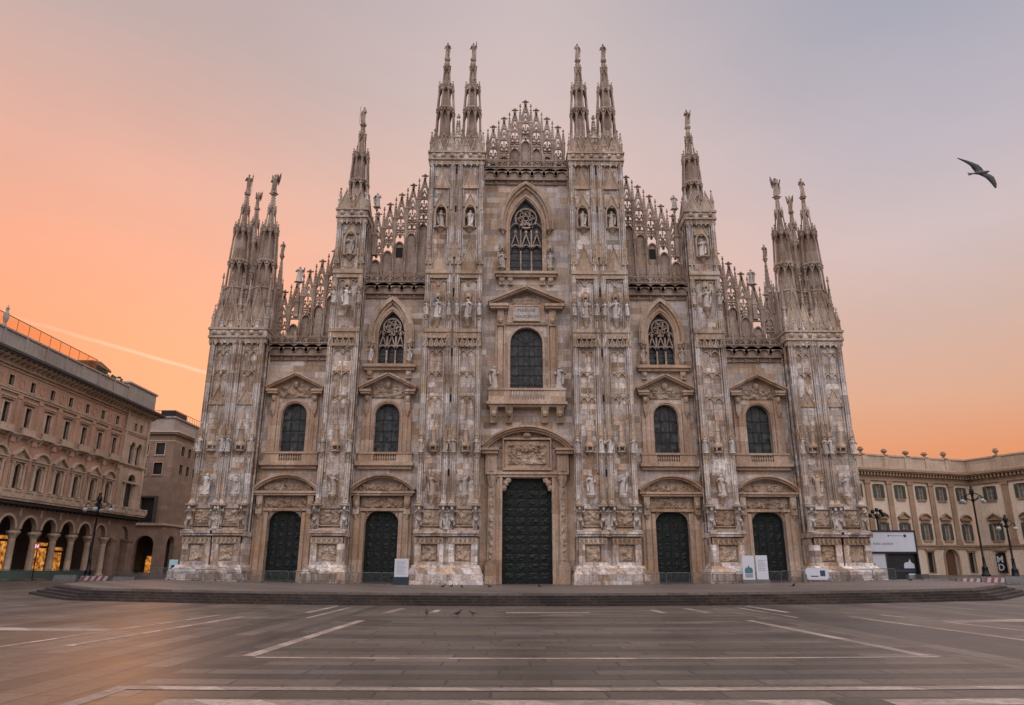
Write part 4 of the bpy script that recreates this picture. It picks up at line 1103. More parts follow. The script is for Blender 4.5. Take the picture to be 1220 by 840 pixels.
# windows by storey: surround mesh + pane
def win_small():
    b = MB(); b.band(op(0, .42, 0, 1.2), 0, -.16, -.08, .06, True); b.box(-.62, .62, -.14, .05, -.2, -.08); return b
def win_mid():
    b = MB(); b.band(op(0, .5, 0, 2.3), 0, -.3, -.14, .06, True); b.box(-.95, .95, -.3, .05, 2.65, 2.85); b.box(-1.05, 1.05, -.42, .05, 2.85, 3.0)
    b.box(-1.25, 1.25, -.75, .05, -.95, -.75)
    b.box(-1.2, 1.2, -.68, -.5, -.75, -.1)
    for q in (-1, 1): b.frus(q * .9 - .15, q * .9 + .15, -.1, .05, -1.7, q * .9 - .15, q * .9 + .15, -.6, .05, -.95)
    return b
def win_low(k):
    b = MB(); b.band([(-.52, 0)] + round_arch(0, .52, 2.2) + [(.52, 0)], 0, .22, -.16, .06)
    for q in (-1, 1): b.lathe([(.2, -.1), (.16, .2), (.14, 2.4), (.22, 2.7), (.24, 2.85)], 8, q * 1.05, -.22); b.box(q * 1.05 - .24, q * 1.05 + .24, -.1, .05, -.1, 2.9)
    b.box(-1.4, 1.4, -.35, .05, 2.9, 3.2); b.box(-1.5, 1.5, -.5, .05, 3.2, 3.35)
    if k: b.band([(-1.5, 3.38), (0, 4.45), (1.5, 3.38)], -.05, .22, -.5, .05); b.prism([(-1.3, 3.36), (1.3, 3.36), (0, 4.3)], -.15, .04)
    else: b.band(segment(0, 1.4, 3.4, .85), 0, .22, -.5, .05); b.prism([(-1.3, 3.36)] + segment(0, 1.3, 3.36, .8)[1:-1] + [(1.3, 3.36)], -.15, .04)
    return b
ws, wm, wl = win_small().mesh('window', TANS), win_mid().mesh('window', TANS), [win_low(0).mesh('window', TANS), win_low(1).mesh('window', TANS)]
def pane_mesh(hw, h, arch=False, mat=PANE):
    b = MB(); b.box(-hw - .05, hw + .05, .28, .33, -.05, h + .6 * arch)
    return b.mesh('pane', mat)
def bars_mesh(hw, h, mat=ROOFD):
    b = MB(); b.box(-.035, .035, .22, .28, 0, h)
    for t in (.33, .66): b.box(-hw, hw, .22, .28, h * t - .03, h * t + .03)
    for q in (-1, 1): b.box(q * hw - .05, q * hw + .05, .22, .28, 0, h)
    return b.mesh('glazing_bars', mat)
ps, pm, pl_ = pane_mesh(.42, 1.2), pane_mesh(.5, 2.3), pane_mesh(.52, 2.3, 1)
bs_, bm_, bl_ = bars_mesh(.42, 1.2), bars_mesh(.5, 2.3), bars_mesh(.52, 2.6)
for k, x in enumerate(bays):
    for me, pn, br, z in ((ws, ps, bs_, 21.95), (wm, pm, bm_, 17.75), (wl[k % 2], pl_, bl_, 10.95)):
        o = F.place(me, 'window', LP, x, 0, z); subpart(o, pn, 'pane'); subpart(o, br, 'glazing_bars')
pb = MB(); pb.box(25.2, S1 - .2, .3, .36, 10.5, 24); F.build(pb, 'pavilion_glass', PANE, LP)
pil = MB(); pil.box(-.32, .32, -.16, .05, 10.7, 16.4); pil.box(-.42, .42, -.26, .05, 15.9, 16.5); pil.box(-.3, .3, -.12, .05, 17.0, 21.2); pil.box(-.4, .4, -.2, .05, 20.8, 21.25)
pil.band(arc(0, 22.55, .5, 0, 360, 12)[:-1], -.07, .07, -.06, .05, True)
pilme = pil.mesh('pilaster', PINK)
for x in [b_ + PB / 2 for b_ in bays] + [bays[0] - PB / 2]: F.place(pilme, 'pilaster', LP, x)
bl = MB(); bl.box(S0, S1 + .3, -1.3, .1, 9.75, 10.0); bl.box(S0, S1 + .2, -1.2, .1, 9.5, 9.75); bl.box(S0, S1 + .3, -1.3, -1.1, 10.45, 10.62); bl.box(S0, S1 + .3, -1.22, -1.14, 10.0, 10.45)
i = S0
while i < S1: bl.box(i, i + .5, -1.34, -1.06, 10.0, 10.68); i += PB / 2
F.build(bl, 'balcony', TANS, LP)
dk = MB(); dk.box(S0, S1, -.95, .1, 9.15, 9.5)
i = S0
while i < S1: dk.frus(i, i + .35, -.2, .1, 8.9, i, i + .35, -1.15, .1, 9.5); i += PB / 4
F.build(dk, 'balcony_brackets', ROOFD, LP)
# arcade
ac = [3.27 + PB * i for i in range(-6, 6)]
ah = []
outer_ = [(S0, 9.4), (S0, 6.3)]
for x in ac: outer_ += [(x - 1.38, 6.3)] + [(a, b_) for a, b_ in round_arch(x, 1.38, 6.55, 12)] + [(x + 1.38, 6.3)]
outer_ += [(26.9, 6.3), (27.2, 6.3)] + round_arch(28.9, 1.5, 6.6, 12) + [(30.6, 6.3), (S1, 6.3), (S1, 9.4)]
aw = MB(); aw.prism(outer_[::-1], -.1, .38); F.build(aw, 'arcade_wall', BROWNS, LP)
am = MB()
for x in ac: am.band(round_arch(x, 1.38, 6.55, 12), 0, .26, -.22, -.08)
for x in ac: am.box(x + PB / 2 - .12, x + PB / 2 + .12, -.2, -.09, 8.0, 9.1)
F.build(am, 'arch_mouldings', TANS, LP)
colm = MB(); colm.lathe([(.56, 0), (.56, .35), (.44, .5), (.40, .7), (.35, 4.2), (.39, 4.3), (.35, 4.35), (.38, 4.5), (.58, 4.95), (.62, 5.0)], 12); colm.box(-.68, .68, -.42, .42, 5.0, 5.32)
colme = colm.mesh('column', TANS, True)
for x in [a - PB / 2 for a in ac] + [ac[-1] + PB / 2 + .05]:
    F.place(colme, 'column', LP, x, .3, GL)
pr_ = MB()
for a, b_ in ((26.2, 27.35), (30.5, S1)): pr_.box(a, b_, -.12, .95, .6, 6.3); pr_.box(a - .1, b_ + .1, -.25, 1.0, 6.0, 6.32); pr_.box(a - .1, b_ + .1, -.25, 1.0, .6, 1.9)
F.build(pr_, 'corner_pier', BROWNS, LP)
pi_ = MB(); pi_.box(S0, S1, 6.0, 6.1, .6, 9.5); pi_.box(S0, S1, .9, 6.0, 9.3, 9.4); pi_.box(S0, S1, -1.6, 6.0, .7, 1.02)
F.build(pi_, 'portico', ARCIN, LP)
rl = random.Random(8)
for i, x in enumerate(ac):
    if i in (7, 8, 10, 11, 12) or i < 3:
        w_ = 1.25 if i in (7, 10) else .95
        sh = MB(); h = 4.2 if i in (7, 8) else rl.uniform(3.0, 3.8)
        for q in range(3): sh.box(x + 1.2 - w_ + q * w_ * .7, x + 1.2 - w_ + q * w_ * .7 + w_ * .62, 5.9, 5.98, 1.35, 1.2 + h)
        sh.box(x + 1.2 - w_, x + 1.2 + w_, 5.85, 5.98, 1.5 + h, 1.9 + h)
        F.build(sh, 'lit_shop_window', SHOP, LP)
# roof terrace: glass screen, awning, pergola
rt_ = MB()
for i in range(14): rt_.box(-12 + i * 2.05, -12 + i * 2.05 + .04, -.3, -.25, 27.6, 29.3)
rt_.box(-12, 15, -.32, -.24, 29.25, 29.32)
gl_ = MB(); gl_.box(-12, 15, -.285, -.27, 27.65, 29.25)
mt, k, bs = newmat('sky_tinted_glass'); bs.inputs['Base Color'].default_value = (.50, .21, .07, 1); bs.inputs['Roughness'].default_value = .3  # orange sky mirrored in and seen through the glass, painted into its colour
tr_ = k.n('ShaderNodeBsdfTransparent', None, Color=(1, .86, .74, 1)); mx = k.n('ShaderNodeMixShader', None, _0=.09, _1=tr_, _2=bs); k.l(mx.outputs[0], mt.node_tree.nodes['Material Output'].inputs[0])
so = F.build(rt_, 'roof_screen', CANVAS, LP); subpart(so, gl_.mesh('glass', mt), 'glass')
aw_ = MB(); aw_.prism([(14.5, 29.0), (19.5, 28.8), (19.4, 29.0), (16.6, 29.55), (14.4, 29.15)], .2, 3.2)
for x in (15.2, 18.8): aw_.box(x, x + .08, .3, .38, 27.6, 28.95)
F.build(aw_, 'roof_awning', CANVAS, LP)
pg = MB(); rr_ = random.Random(3)
for i in range(26): pg.ball((rr_.uniform(17.5, 22), rr_.uniform(-.6, .6), rr_.uniform(27.7, 28.5)), rr_.uniform(.12, .3), 5, rr_.uniform(.6, 1.3))
F.build(pg, 'roof_plants', LEAF, LP)
fin = MB(); fin.lathe([(.25, 27.6), (.15, 28), (.3, 28.6), (.28, 29.1), (.12, 29.4), (.2, 29.7), (.02, 30.1)], 8, -4.4, -.7); F.build(fin, 'finial', GREYS, LP)

# ================================================================ left, behind: plain stone block
BK = thing('stone_block_building', 'brown stone corner block with one great archway, set behind the arcaded palace', 'building', (-62, 47, GL))
F2 = FR(-59.6, 45, 0); F3 = FR(-59.6, 45, R(90))
h2 = [arch_hole(-2.8, 1.55, .6, 5.9), op(-3.2, 1.2, 9.5, 13.7)] + [op(x, .75, z, z + 2.0) for x in (-5.0, -2.3, -8.2, -11.0) for z in (17.6, 21.0)]
b = MB(); b.prism([(-16, .6), (0, .6), (0, 24.5), (-16, 24.5)], 0, .8, h2); F2.build(b, 'wall', BROWNS, BK)
h3 = [arch_hole(x, 1.5, .6, 6.0) for x in (3.6, 10.2, 16.8, 23.4)] + [op(x, .65, z, z + 1.7) for x in (3.6, 6.4, 9.2, 12.0, 14.8, 18) for z in (18.0, 21.2)]
b = MB(); b.prism([(.8, .6), (34, .6), (34, 24.5), (.8, 24.5)], 0, .8, h3); F3.build(b, 'wall', BROWNS, BK)
b = MB(); b.box(-16, .25, -.3, 34, 9.1, 9.45); b.box(-16, .5, -.55, 34.5, 24.5, 24.75); b.box(-16, .8, -.85, 34.8, 24.75, 25.0)
b.box(-14, .02, -.02, 33.5, 23.3, 23.5)
F2.build(b, 'cornice', TANS, BK)
b = MB(); b.box(-16, -1.0, 1.0, 33, 25.0, 27.6); b.box(-16, -.7, .7, 33, 27.6, 27.85); F2.build(b, 'attic', GREYS, BK)
b = MB()
for i in range(15): b.box(-.9 - i, -.85 - i, .8, .85, 27.85, 28.9)
for i in range(30): b.box(-.9, -.85, .8 + i, .85 + i, 27.85, 28.9)
b.box(-15, -.85, .8, .85, 28.85, 28.92); b.box(-.9, -.85, .8, 31, 28.85, 28.92); b.box(-4.5, -2, 3, 8, 27.85, 29.3)
F2.build(b, 'roof_railing', IRON, BK)
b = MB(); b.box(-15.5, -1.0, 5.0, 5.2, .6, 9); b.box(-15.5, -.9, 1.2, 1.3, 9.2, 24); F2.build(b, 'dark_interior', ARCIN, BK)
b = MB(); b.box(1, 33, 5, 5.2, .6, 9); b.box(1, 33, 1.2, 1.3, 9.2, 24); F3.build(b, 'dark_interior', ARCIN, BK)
fm = MB(); fm.band(op(0, .75, 0, 2.0), 0, -.14, -.06, .1, True); fm.box(-.95, .95, -.14, .1, -.22, -.1); fme = fm.mesh('window', TANS)
bp = pane_mesh(.75, 2.0)
for x in (-5.0, -2.3, -8.2, -11.0):
    for z in (17.6, 21.0): o = F2.place(fme, 'window', BK, x, 0, z); subpart(o, bp, 'pane')
fm = MB(); fm.band(op(0, .65, 0, 1.7), 0, -.12, -.06, .1, True); fme = fm.mesh('window', TANS); bp = pane_mesh(.65, 1.7)
for x in (3.6, 6.4, 9.2, 12.0, 14.8, 18):
    for z in (18.0, 21.2): o = F3.place(fme, 'window', BK, x, 0, z); subpart(o, bp, 'pane')
fm = MB(); fm.band(op(0, 1.2, 0, 4.2), 0, -.55, -.25, .1, True); o = F2.build(fm, 'window', ROOFD, BK); o.location = o.location + Vector((-3.2, 0, 9.5))
bw_ = MB(); bw_.band(op(0, 1.2, 0, 4.2), 0, .14, .02, .2, True); subpart(o, bw_.mesh('frame', GREYS), 'frame'); subpart(o, pane_mesh(1.2, 4.2), 'pane')
sg_ = MB()
for q in range(2): sg_.box(-4.35 + q * .2, -4.25 + q * .2 + .3, 4.6, 4.7, 1.1, 3.6)
sg_.box(-4.3, -3.4, 4.75, 4.85, 1.1, 4.2); F2.build(sg_, 'lit_shop_window', SHOP, BK)

# ================================================================ right: neoclassical palace round a court
GR = 1.3
RP = thing('court_palace', 'cream and ochre neoclassical palace with pilasters and shuttered windows around a court', 'palace', (73, 39, GR))
FA = FR(73.1, 38.5, R(18)); FB = FR(73.1, 38.5, R(-68))
def shuttered(pediment, k=0, hw=.62, h=2.3):
    b = MB(); b.band(op(0, hw, 0, h), 0, -.14, -.08, .1, True); b.box(-hw - .3, hw + .3, -.2, .1, -.28, -.14)
    if pediment:
        b.box(-hw - .25, hw + .25, -.12, .1, h + .14, h + .55); b.box(-hw - .5, hw + .5, -.4, .1, h + .55, h + .72)
        if k: b.band([(-hw - .5, h + .74), (0, h + 1.5), (hw + .5, h + .74)], -.05, .16, -.4, .1); b.prism([(-hw - .4, h + .72), (hw + .4, h + .72), (0, h + 1.42)], -.12, .08)
        else: b.band(segment(0, hw + .42, h + .74, .62), 0, .16, -.4, .1); b.prism([(-hw - .4, h + .72)] + segment(0, hw + .4, h + .72, .6)[1:-1] + [(hw + .4, h + .72)], -.12, .08)
    return b
def shutters_mesh(hw, h):
    b = MB()
    for q in (-1, 1):
        b.box(min(q * hw, q * (hw + .48)), max(q * hw, q * (hw + .48)), -.14, -.09, .02, h - .02)
        for i in range(12): b.box(min(q * (hw + .05), q * (hw + .43)), max(q * (hw + .05), q * (hw + .43)), -.165, -.14, .12 + (h - .3) * i / 12, .12 + (h - .3) * i / 12 + .06)
    return b.mesh('shutter', SHUT)
upm = shuttered(False, 0, .58, 2.1).mesh('window', OCHRE); lows = [shuttered(True, 0, .6, 2.5).mesh('window', OCHRE), shuttered(True, 1, .6, 2.5).mesh('window', OCHRE)]
upp, lop = pane_mesh(.58, 2.1, False, PALEP), pane_mesh(.6, 2.5, False, PALEP); upb, lob = bars_mesh(.58, 2.1, TANS), bars_mesh(.6, 2.5, TANS); ush, lsh = shutters_mesh(.58, 2.1), shutters_mesh(.6, 2.5)
gwm = MB(); gwm.band(op(0, .62, 0, 3.0), 0, -.16, -.1, .1, True); gwm.box(-1.0, 1.0, -.35, .1, 3.25, 3.5); gwm = gwm.mesh('window', OCHRE); gwp = pane_mesh(.62, 3.0)
def wing(FX, xs, pils, x0, x1, arch, banner, flip):
    holes = []
    for i, x in enumerate(xs):
        holes += [op(x, .58, 12.85, 14.95), op(x, .6, 6.7, 9.2)]
        holes.append(arch_hole(x, 1.3, .6, 4.1) if i == arch else op(x, .62, 1.85, 4.85))
    b = MB(); b.prism([(x0, .6), (x1, .6), (x1, 17.2), (x0, 17.2)], 0, .6, holes); FX.build(b, 'wall', CREAM, RP)
    b = MB(); b.box(-.48, .48, -.2, .05, 6.6, 15.0); b.box(-.6, .6, -.3, .05, 15.0, 15.5); b.box(-.58, .58, -.28, .05, 6.0, 6.6)
    pme = b.mesh('pilaster', OCHRE)
    for x in pils: FX.place(pme, 'pilaster', RP, x)
    b = MB(); b.box(x0, x1, -.16, .02, 5.35, 5.75); b.box(x0, x1, -.3, .02, 5.75, 6.0); b.box(x0, x1, -.32, .02, 15.5, 15.8); b.box(x0, x1, -.22, .02, 15.8, 16.6)
    i = x0
    while i < x1: b.box(i, i + .28, -.8, -.2, 16.25, 16.75); i += .62
    b.box(x0, x1, -.95, .3, 16.75, 16.95); b.box(x0, x1, -1.15, .5, 16.95, 17.3); FX.build(b, 'cornice', OCHRE, RP)
    b = MB(); b.box(x0, x1, -.35, .2, 17.3, 19.3); b.box(x0, x1, -.5, .4, 19.3, 19.55); b.box(x0, x1, -.48, .2, 17.3, 17.6)
    for x in pils: b.box(x - .55, x + .55, -.45, .2, 17.6, 19.3)
    FX.build(b, 'parapet', TANS, RP)
    for i, x in enumerate(xs):
        o = FX.place(upm, 'window', RP, x, 0, 12.85); subpart(o, upp, 'pane'); subpart(o, upb, 'glazing_bars'); subpart(o, ush, 'shutter')
        o = FX.place(lows[(i + flip) % 2], 'window', RP, x, 0, 6.7); subpart(o, lop, 'pane'); subpart(o, lob, 'glazing_bars'); subpart(o, lsh, 'shutter')
        if i != arch: o = FX.place(gwm, 'window', RP, x, 0, 1.85); subpart(o, gwp, 'pane')
        else:
            d = MB(); d.band([(x - 1.3, .6)] + round_arch(x, 1.3, 4.1) + [(x + 1.3, .6)], 0, .3, -.15, .1); o = FX.build(d, 'gateway', OCHRE, RP)
            d = MB(); d.box(x - 1.4, x + 1.4, .5, .56, .6, 5.6); subpart(o, d.mesh('door', WOOD), 'door')
    vs = MB(); rv_ = random.Random(len(xs))
    vm = MB(); vm.lathe([(.4, 0), (.4, .2), (.15, .3), (.2, .4), (.55, .8), (.62, 1.05), (.35, 1.2), (.45, 1.35), (.05, 1.5)], 8); vm.box(-.5, .5, -.5, .5, -.3, .05)
    for q in range(4): vm.ball((.25 * math.cos(q * 1.6), .25 * math.sin(q * 1.6), 1.25), .2, 5)
    vme = vm.mesh('roof_urn', OCHRE, True)
    for x in pils: FX.place(vme, 'roof_urn', RP, x + rv_.uniform(-.5, .5), -.1, 19.55).scale = (rv_.uniform(.7, 1.0), .8, rv_.uniform(.55, .8))
wing(FA, [-1.95 - 4.2 * i for i in range(8)], [-4.05 - 4.2 * i for i in range(8)], -36, -.02, 1, False, 0)
wing(FB, [3.4 + 5.0 * i for i in range(8)], [5.9 + 5.0 * i for i in range(7)], .02, 42, -1, True, 1)
b = MB(); b.box(-36, -.5, .6, 14, .6, 17.4); FA.build(b, 'rear_block', CREAM, RP)
b = MB(); b.box(.5, 42, .6, 14, .6, 17.4); FB.build(b, 'rear_block', CREAM, RP)
b = MB(); b.prism([(-36, 17.4), (-.5, 17.4), (-1, 19.0), (-36, 19.0)], 4, 14); FA.build(b, 'roof', ROOFD, RP)
# the vertical black banner
BN = thing('wall_banner', 'black vertical banner with two white letters on the palace wall', 'banner', (0, 0, 0))
bm = MB(); bm.box(-.62, .62, -.52, -.46, 0, 2.7)
o = bm.build('cloth', BLACKP, BN)
for t, z in (('M', 1.42), ('D', .25)):
    cu = bpy.data.curves.new('letter', 'FONT'); cu.body = t; cu.size = 1.35; cu.align_x = 'CENTER'; cu.extrude = .012; cu.offset = .03; cu.materials.append(WHITE)
    text_mesh(cu, 'letter', BN, (0, -.54, z), (R(90), 0, 0))
BN.matrix_basis = FB.M @ Matrix.Translation((3.4, 0, 1.95))

# ================================================================ right: ticket pavilion beside the cathedral
PV = thing('ticket_pavilion', 'white temporary pavilion with a printed fascia over a dark glass front', 'kiosk', (40, 2, bowl(40)))
gz = bowl(40) + .02 - bowl(40)
b = MB(); b.box(-3.0, 2.7, .02, 7, 3.6, 5.6); b.box(-3.05, 2.75, -.14, .02, 3.5, 5.6); PVf = b.build('fascia', WHITE, PV)
b = MB(); b.box(-3.1, 2.85, -.22, 7.1, 5.6, 5.78); b.box(-3.1, 2.85, -.22, .0, 3.3, 3.5); b.box(2.75, 2.9, -.2, 7.0, 0, 5.6); b.box(-.68, -.5, -.15, .0, 0, 3.3); b.build('frame', BLACKP, PV)
b = MB(); b.box(-3.0, -.68, -.06, .02, 0, 3.3); b.build('side_panel', WHITE, PV)
b = MB(); b.box(-.5, 2.75, .25, .3, 0, 3.3); b.build('glass_front', PANE, PV)
b = MB(); b.box(-2.9, 2.6, 5, 6.8, 0, 3); b.build('interior', BLACKP, PV)
b = MB(); b.prism([(1.35, 1.75), (2.5, 1.75), (2.5, 2.2), (2.2, 2.35), (2.05, 2.75), (1.9, 2.4), (1.5, 2.35), (1.35, 2.1)], .2, .24); b.box(1.75, 2.45, .2, .24, .2, 1.2); b.build('poster', WHITE, PV)
b = MB(); b.box(.3, 2.6, .21, .24, 1.38, 1.6); b.build('glass_stripe', NAVY, PV)
b = MB()
for i in range(16):                      # a line of print too small to read
    if i != 6: b.box(-1.9 + i * .14, -1.81 + i * .14, -.15, -.14, 4.22, 4.22 + (.26, .19, .22)[i % 3])
b.build('lettering', INK, PV)
b = MB()
for i in range(9): b.box(.05 + i * .16, .15 + i * .16, -.15, -.14, 5.15, 5.22)
b.ball((-.1, -.14, 5.2), .09, 6); b.ball((1.72, -.14, 5.2), .16, 8); b.build('logo', NAVY, PV)
b = MB(); b.ball((-2.0, -.07, 2.2), .12, 6, .6, .1); b.ball((-1.55, -.07, 1.6), .16, 6, .6, .1); b.build('print', TEAL, PV)

# ================================================================ street lamps
def big_lamp(n_arms, h, gz_=0.0, globes=True):
    """cast-iron lamp standard with scrolled arms and hanging globes"""
    r = put('street_lamp', None); b = MB()
    b.lathe([(.55, 0), (.55, .25), (.42, .35), (.36, 1.0), (.40, 1.1), (.22, 1.3), (.16, 2.2), (.2, 2.3), (.13, 2.45), (.10, h * .8), (.26, h * .82), (.13, h * .85), (.22, h * .89), (.30, h * .92), (.24, h * .95), (.14, h * .96), (.2, h * .98), (.02, h)], 10)
    b.build('post', IRON, r, True)
    for i in range(n_arms):
        a = math.pi * 2 * i / n_arms; c, s_ = math.cos(a), math.sin(a); zt = h * .86; L = h * .135
        arm = MB(); arm.tube([(c * .1, s_ * .1, zt - .5), (c * L * .4, s_ * L * .4, zt - .35), (c * L * .8, s_ * L * .8, zt + .1), (c * L, s_ * L, zt - .05), (c * L, s_ * L, zt - .35)], .055, 6)
        arm.tube([(c * .1, s_ * .1, zt + .5), (c * L * .5, s_ * L * .5, zt + .35), (c * L * .8, s_ * L * .8, zt + .1)], .04, 5)
        ao = arm.build('arm', IRON, r)
        g = MB(); g.ball((c * L, s_ * L, zt - .60), .29, 12); g.build('globe', GLOBE, ao, True)
        cp = MB(); cp.lathe([(.2, zt - .38), (.12, zt - .28), (.06, zt - .2)], 8, c * L, s_ * L); cp.build('globe_cap', IRON, ao)
    return r
def lamp(o, x, y, z, label, rz=0):
    o.location = (x, y, z); o.rotation_euler = (0, 0, rz); tag(o, label, 'street lamp', 'street lamps around the square'); return o
lamp(big_lamp(4, 12.1), 61.6, 20, 1.45, 'tallest black street lamp with white globes, right of the pavilion before the court palace', R(8))
lamp(big_lamp(2, 7.6), 58.75, 10, 1.2, 'slimmer black two-globe street lamp nearest the right edge')
lamp(big_lamp(4, 9.8), -49.0, 5, .85, 'black street lamp with white globes in front of the arcaded palace', R(15))
t = put('street_lamp', None); b = MB(); b.lathe([(.3, 0), (.3, .8), (.13, 1.1), (.10, 7.0), (.2, 7.1), (.1, 7.4)], 8); b.build('post', IRON, t)
for k, (dx_, dz_) in enumerate(((-.75, .1), (-.4, .55), (.1, .75), (.55, .6), (.8, .2), (0, .1))):
    f = MB(); f.tube([(0, 0, 6.9), (dx_ * .6, 0, 7.0 + dz_ * .5), (dx_, 0, 7.0 + dz_)], .06, 5); f.lathe([(.16, 6.95 + dz_), (.26, 7.1 + dz_), (.2, 7.35 + dz_), (.05, 7.4 + dz_)], 6, dx_, 0); f.build('floodlight', IRON, t)
lamp(t, 41.6, 7.2, bowl(39) + .5, 'dark floodlight mast rising behind the white pavilion')

# ================================================================ crowd-control barriers
def barrier_mesh():
    b = MB(); L = 2.25; h = 1.1
    b.tube([(-L / 2, 0, .18), (-L / 2, 0, h - .08), (-L / 2 + .08, 0, h), (L / 2 - .08, 0, h), (L / 2, 0, h - .08), (L / 2, 0, .18)], .03, 6)
    b.bar((-L / 2, 0, .18), (L / 2, 0, .18), .035)
    for i in range(1, 19): x = -L / 2 + L * i / 19; b.bar((x, 0, .18), (x, 0, h), .022)
    return b.mesh('bar_panel', STEEL)
def foot_mesh():
    b = MB(); b.bar((0, -.3, .03), (0, .3, .03), .05); b.bar((0, 0, .03), (0, 0, .2), .04); return b.mesh('foot', STEEL)
bme, fme = barrier_mesh(), foot_mesh()
def barrier(x, y, rz, label, group):
    z = tz(x) if abs(x) < 37 and y > -27 else bowl(x)
    r = thing('crowd_barrier', label, 'barrier', (x, y, z), rz, group)
    put('bar_panel', bme, r)
    for d in (-.85, .85): put('foot', fme, r, (d, 0, 0))
rb_ = random.Random(11)
def row(xs, y, side):
    for i, x in enumerate(xs): barrier(x, y + rb_.uniform(-.08, .08), rb_.uniform(-.03, .03), 'steel crowd barrier in the row along the %s half of the cathedral front' % side, 'barriers along the %s half of the cathedral front' % side)
row([-36.5 + 2.3 * i for i in range(11)], -4.6, 'left')
row([12.6 + 2.3 * i for i in range(11)], -4.6, 'right')
for i in range(3): barrier(38.6 + i * 1.6, -4.0 + i * 1.6, R(42), 'steel crowd barrier leading back to the white pavilion', 'barriers by the pavilion')
for i in range(6): barrier(-46.5 + 2.3 * i, 8 + i * 1.2, R(12), 'steel crowd barrier between the archway block and the terrace', 'barriers by the archway')
# green-clad fence panels far left
def panel_fence(x, y, rz):
    r = thing('fence_panel', 'low green mesh fence panel before the palace arcade', 'fence', (x, y, bowl(x)), rz, 'green fence panels before the arcade')
    b = MB(); b.box(-1.2, 1.2, -.02, .02, .15, 1.0); b.build('mesh_sheet', GREENF, r)
    b = MB(); b.tube([(-1.25, 0, 0), (-1.25, 0, 1.08), (1.25, 0, 1.08), (1.25, 0, 0)], .03, 6); b.bar((-1.25, -.3, .03), (-1.25, .3, .03), .06); b.bar((1.25, -.3, .03), (1.25, .3, .03), .06); b.build('frame', STEEL, r)
for i in range(9): panel_fence(-54.2 + .2 * i, -9 + 2.55 * i, R(85))
# concrete blocks
def block(x, y, rz, L, striped, label, grp=None):
    r = thing('concrete_barrier', label, 'barrier', (x, y, bowl(x)), rz, grp)
    b = MB(); b.frus(-L / 2, L / 2, -.32, .32, 0, -L / 2, L / 2, -.3, .3, .25); b.frus(-L / 2, L / 2, -.3, .3, .25, -L / 2 + .04, L / 2 - .04, -.16, .16, .72); b.build('block', CONC, r)
    if striped:
        n = int(L / .36)
        for k, mt in ((0, REDP), (1, WHP)):
            b = MB()
            for i in range(k, n, 2):
                x0 = -L / 2 + .1 + i * (L - .3) / n; w_ = (L - .3) / n
                b.poly([(x0, -.316, .24), (x0 + w_, -.316, .24), (x0 + w_ + .22, -.195, .68), (x0 + .22, -.195, .68)], [(0, 1, 2, 3)])
            b.build('stripes', mt, r)
block(-46.6, 2.2, R(4), 2.9, True, 'red and white striped concrete block before the arcade at left')
block(-43.6, 2.5, R(6), 2.3, False, 'plain grey concrete block just right of the striped block at left')
block(-49.4, 1.6, R(2), 2.3, False, 'plain grey concrete block just left of the striped block at left')
for i in range(2): block(38.6 + i * 2.45, -3.6 - i * .3, R(-6), 2.4, False, 'plain grey concrete block in the row before the court palace', 'plain concrete blocks at right')
for i in range(2): block(43.3 + i * 2.25, -5.6 - i * .3, R(-6), 2.2, True, 'red and white striped concrete block at right before the court palace', 'striped concrete blocks at right')
for i in range(5): block(47.8 + i * 2.5, -6.3 - i * .5, R(-8), 2.4, False, 'dark grey concrete block along the right edge of the square', 'concrete blocks at the right edge')

# ================================================================ signs and boards
def board(name, x, y, w_, h, label, body, base, basemat, cat='sign', rz=0, d=.16):
    r = thing(name, label, cat, (x, y, tz(x)), rz)
    b = MB(); b.box(-w_ / 2, w_ / 2, -d / 2, d / 2, base, h); b.build('panel', body, r)
    b = MB(); b.box(-w_ / 2 - .08, w_ / 2 + .08, -d * 1.4, d * 1.4, 0, base + (.001 if base > .3 else 0)); b.build('base', basemat, r)
    return r
s1 = board('notice_board', -12.45, -6.3, 1.35, 2.45, 'pale grey printed notice board on a navy base beside a bronze door', WHITE, .75, BLUEB)
b = MB()
for i in range(11): b.box(-.5, .5 - (i * 37 % 5) * .08, -.087, -.081, 1.0 + i * .12, 1.03 + i * .12)
b.build('print', INK, s1)
s2 = board('notice_board', 21.85, -5.1, 1.2, 2.65, 'white notice board with a dark green emblem near its foot', WHITE, .35, CONC)
b = MB(); b.prism([(-.38, .95), (.38, .95), (.40, 1.3), (.28, 1.5), (.1, 1.52), (0, 1.75), (-.1, 1.52), (-.28, 1.5), (-.40, 1.3)], -.09, -.08); b.build('emblem', TEAL, s2)
b = MB(); b.prism([(-.38, .55), (.38, .55), (.38, .9), (-.38, .9)], -.088, -.08); b.build('print', INK, s2)
s3 = board('notice_board', 23.2, -5.1, 1.15, 2.65, 'plain pale grey notice board standing right of the emblem board', WHITE, .35, CONC)
b = MB()
for i in range(7): b.box(-.4, .4 - (i % 3) * .12, -.09, -.08, 1.2 + i * .16, 1.24 + i * .16)
b.build('print', INK, s3)
bn = thing('banner_barrier', 'white rounded banner with blue print fixed on the barriers by the right corner', 'banner', (28.6, -5.2, tz(28.6)))
b = MB(); pts = [(-1.1, .45)] + [(-1.1 + .25 * 0, 1.0)] + arc(-.85, 1.1, .25, 180, 90, 4) + arc(.85, 1.1, .25, 90, 0, 4) + arc(.85, .45, .25, 0, -90, 4) + arc(-.85, .45, .25, -90, -180, 4)
b.prism(arc(-.85, 1.05, .28, 180, 90, 4) + arc(.85, 1.05, .28, 90, 0, 4) + arc(.85, .5, .28, 0, -90, 4) + arc(-.85, .5, .28, -90, -180, 4), -.05, .03); b.build('panel', WHITE, bn)
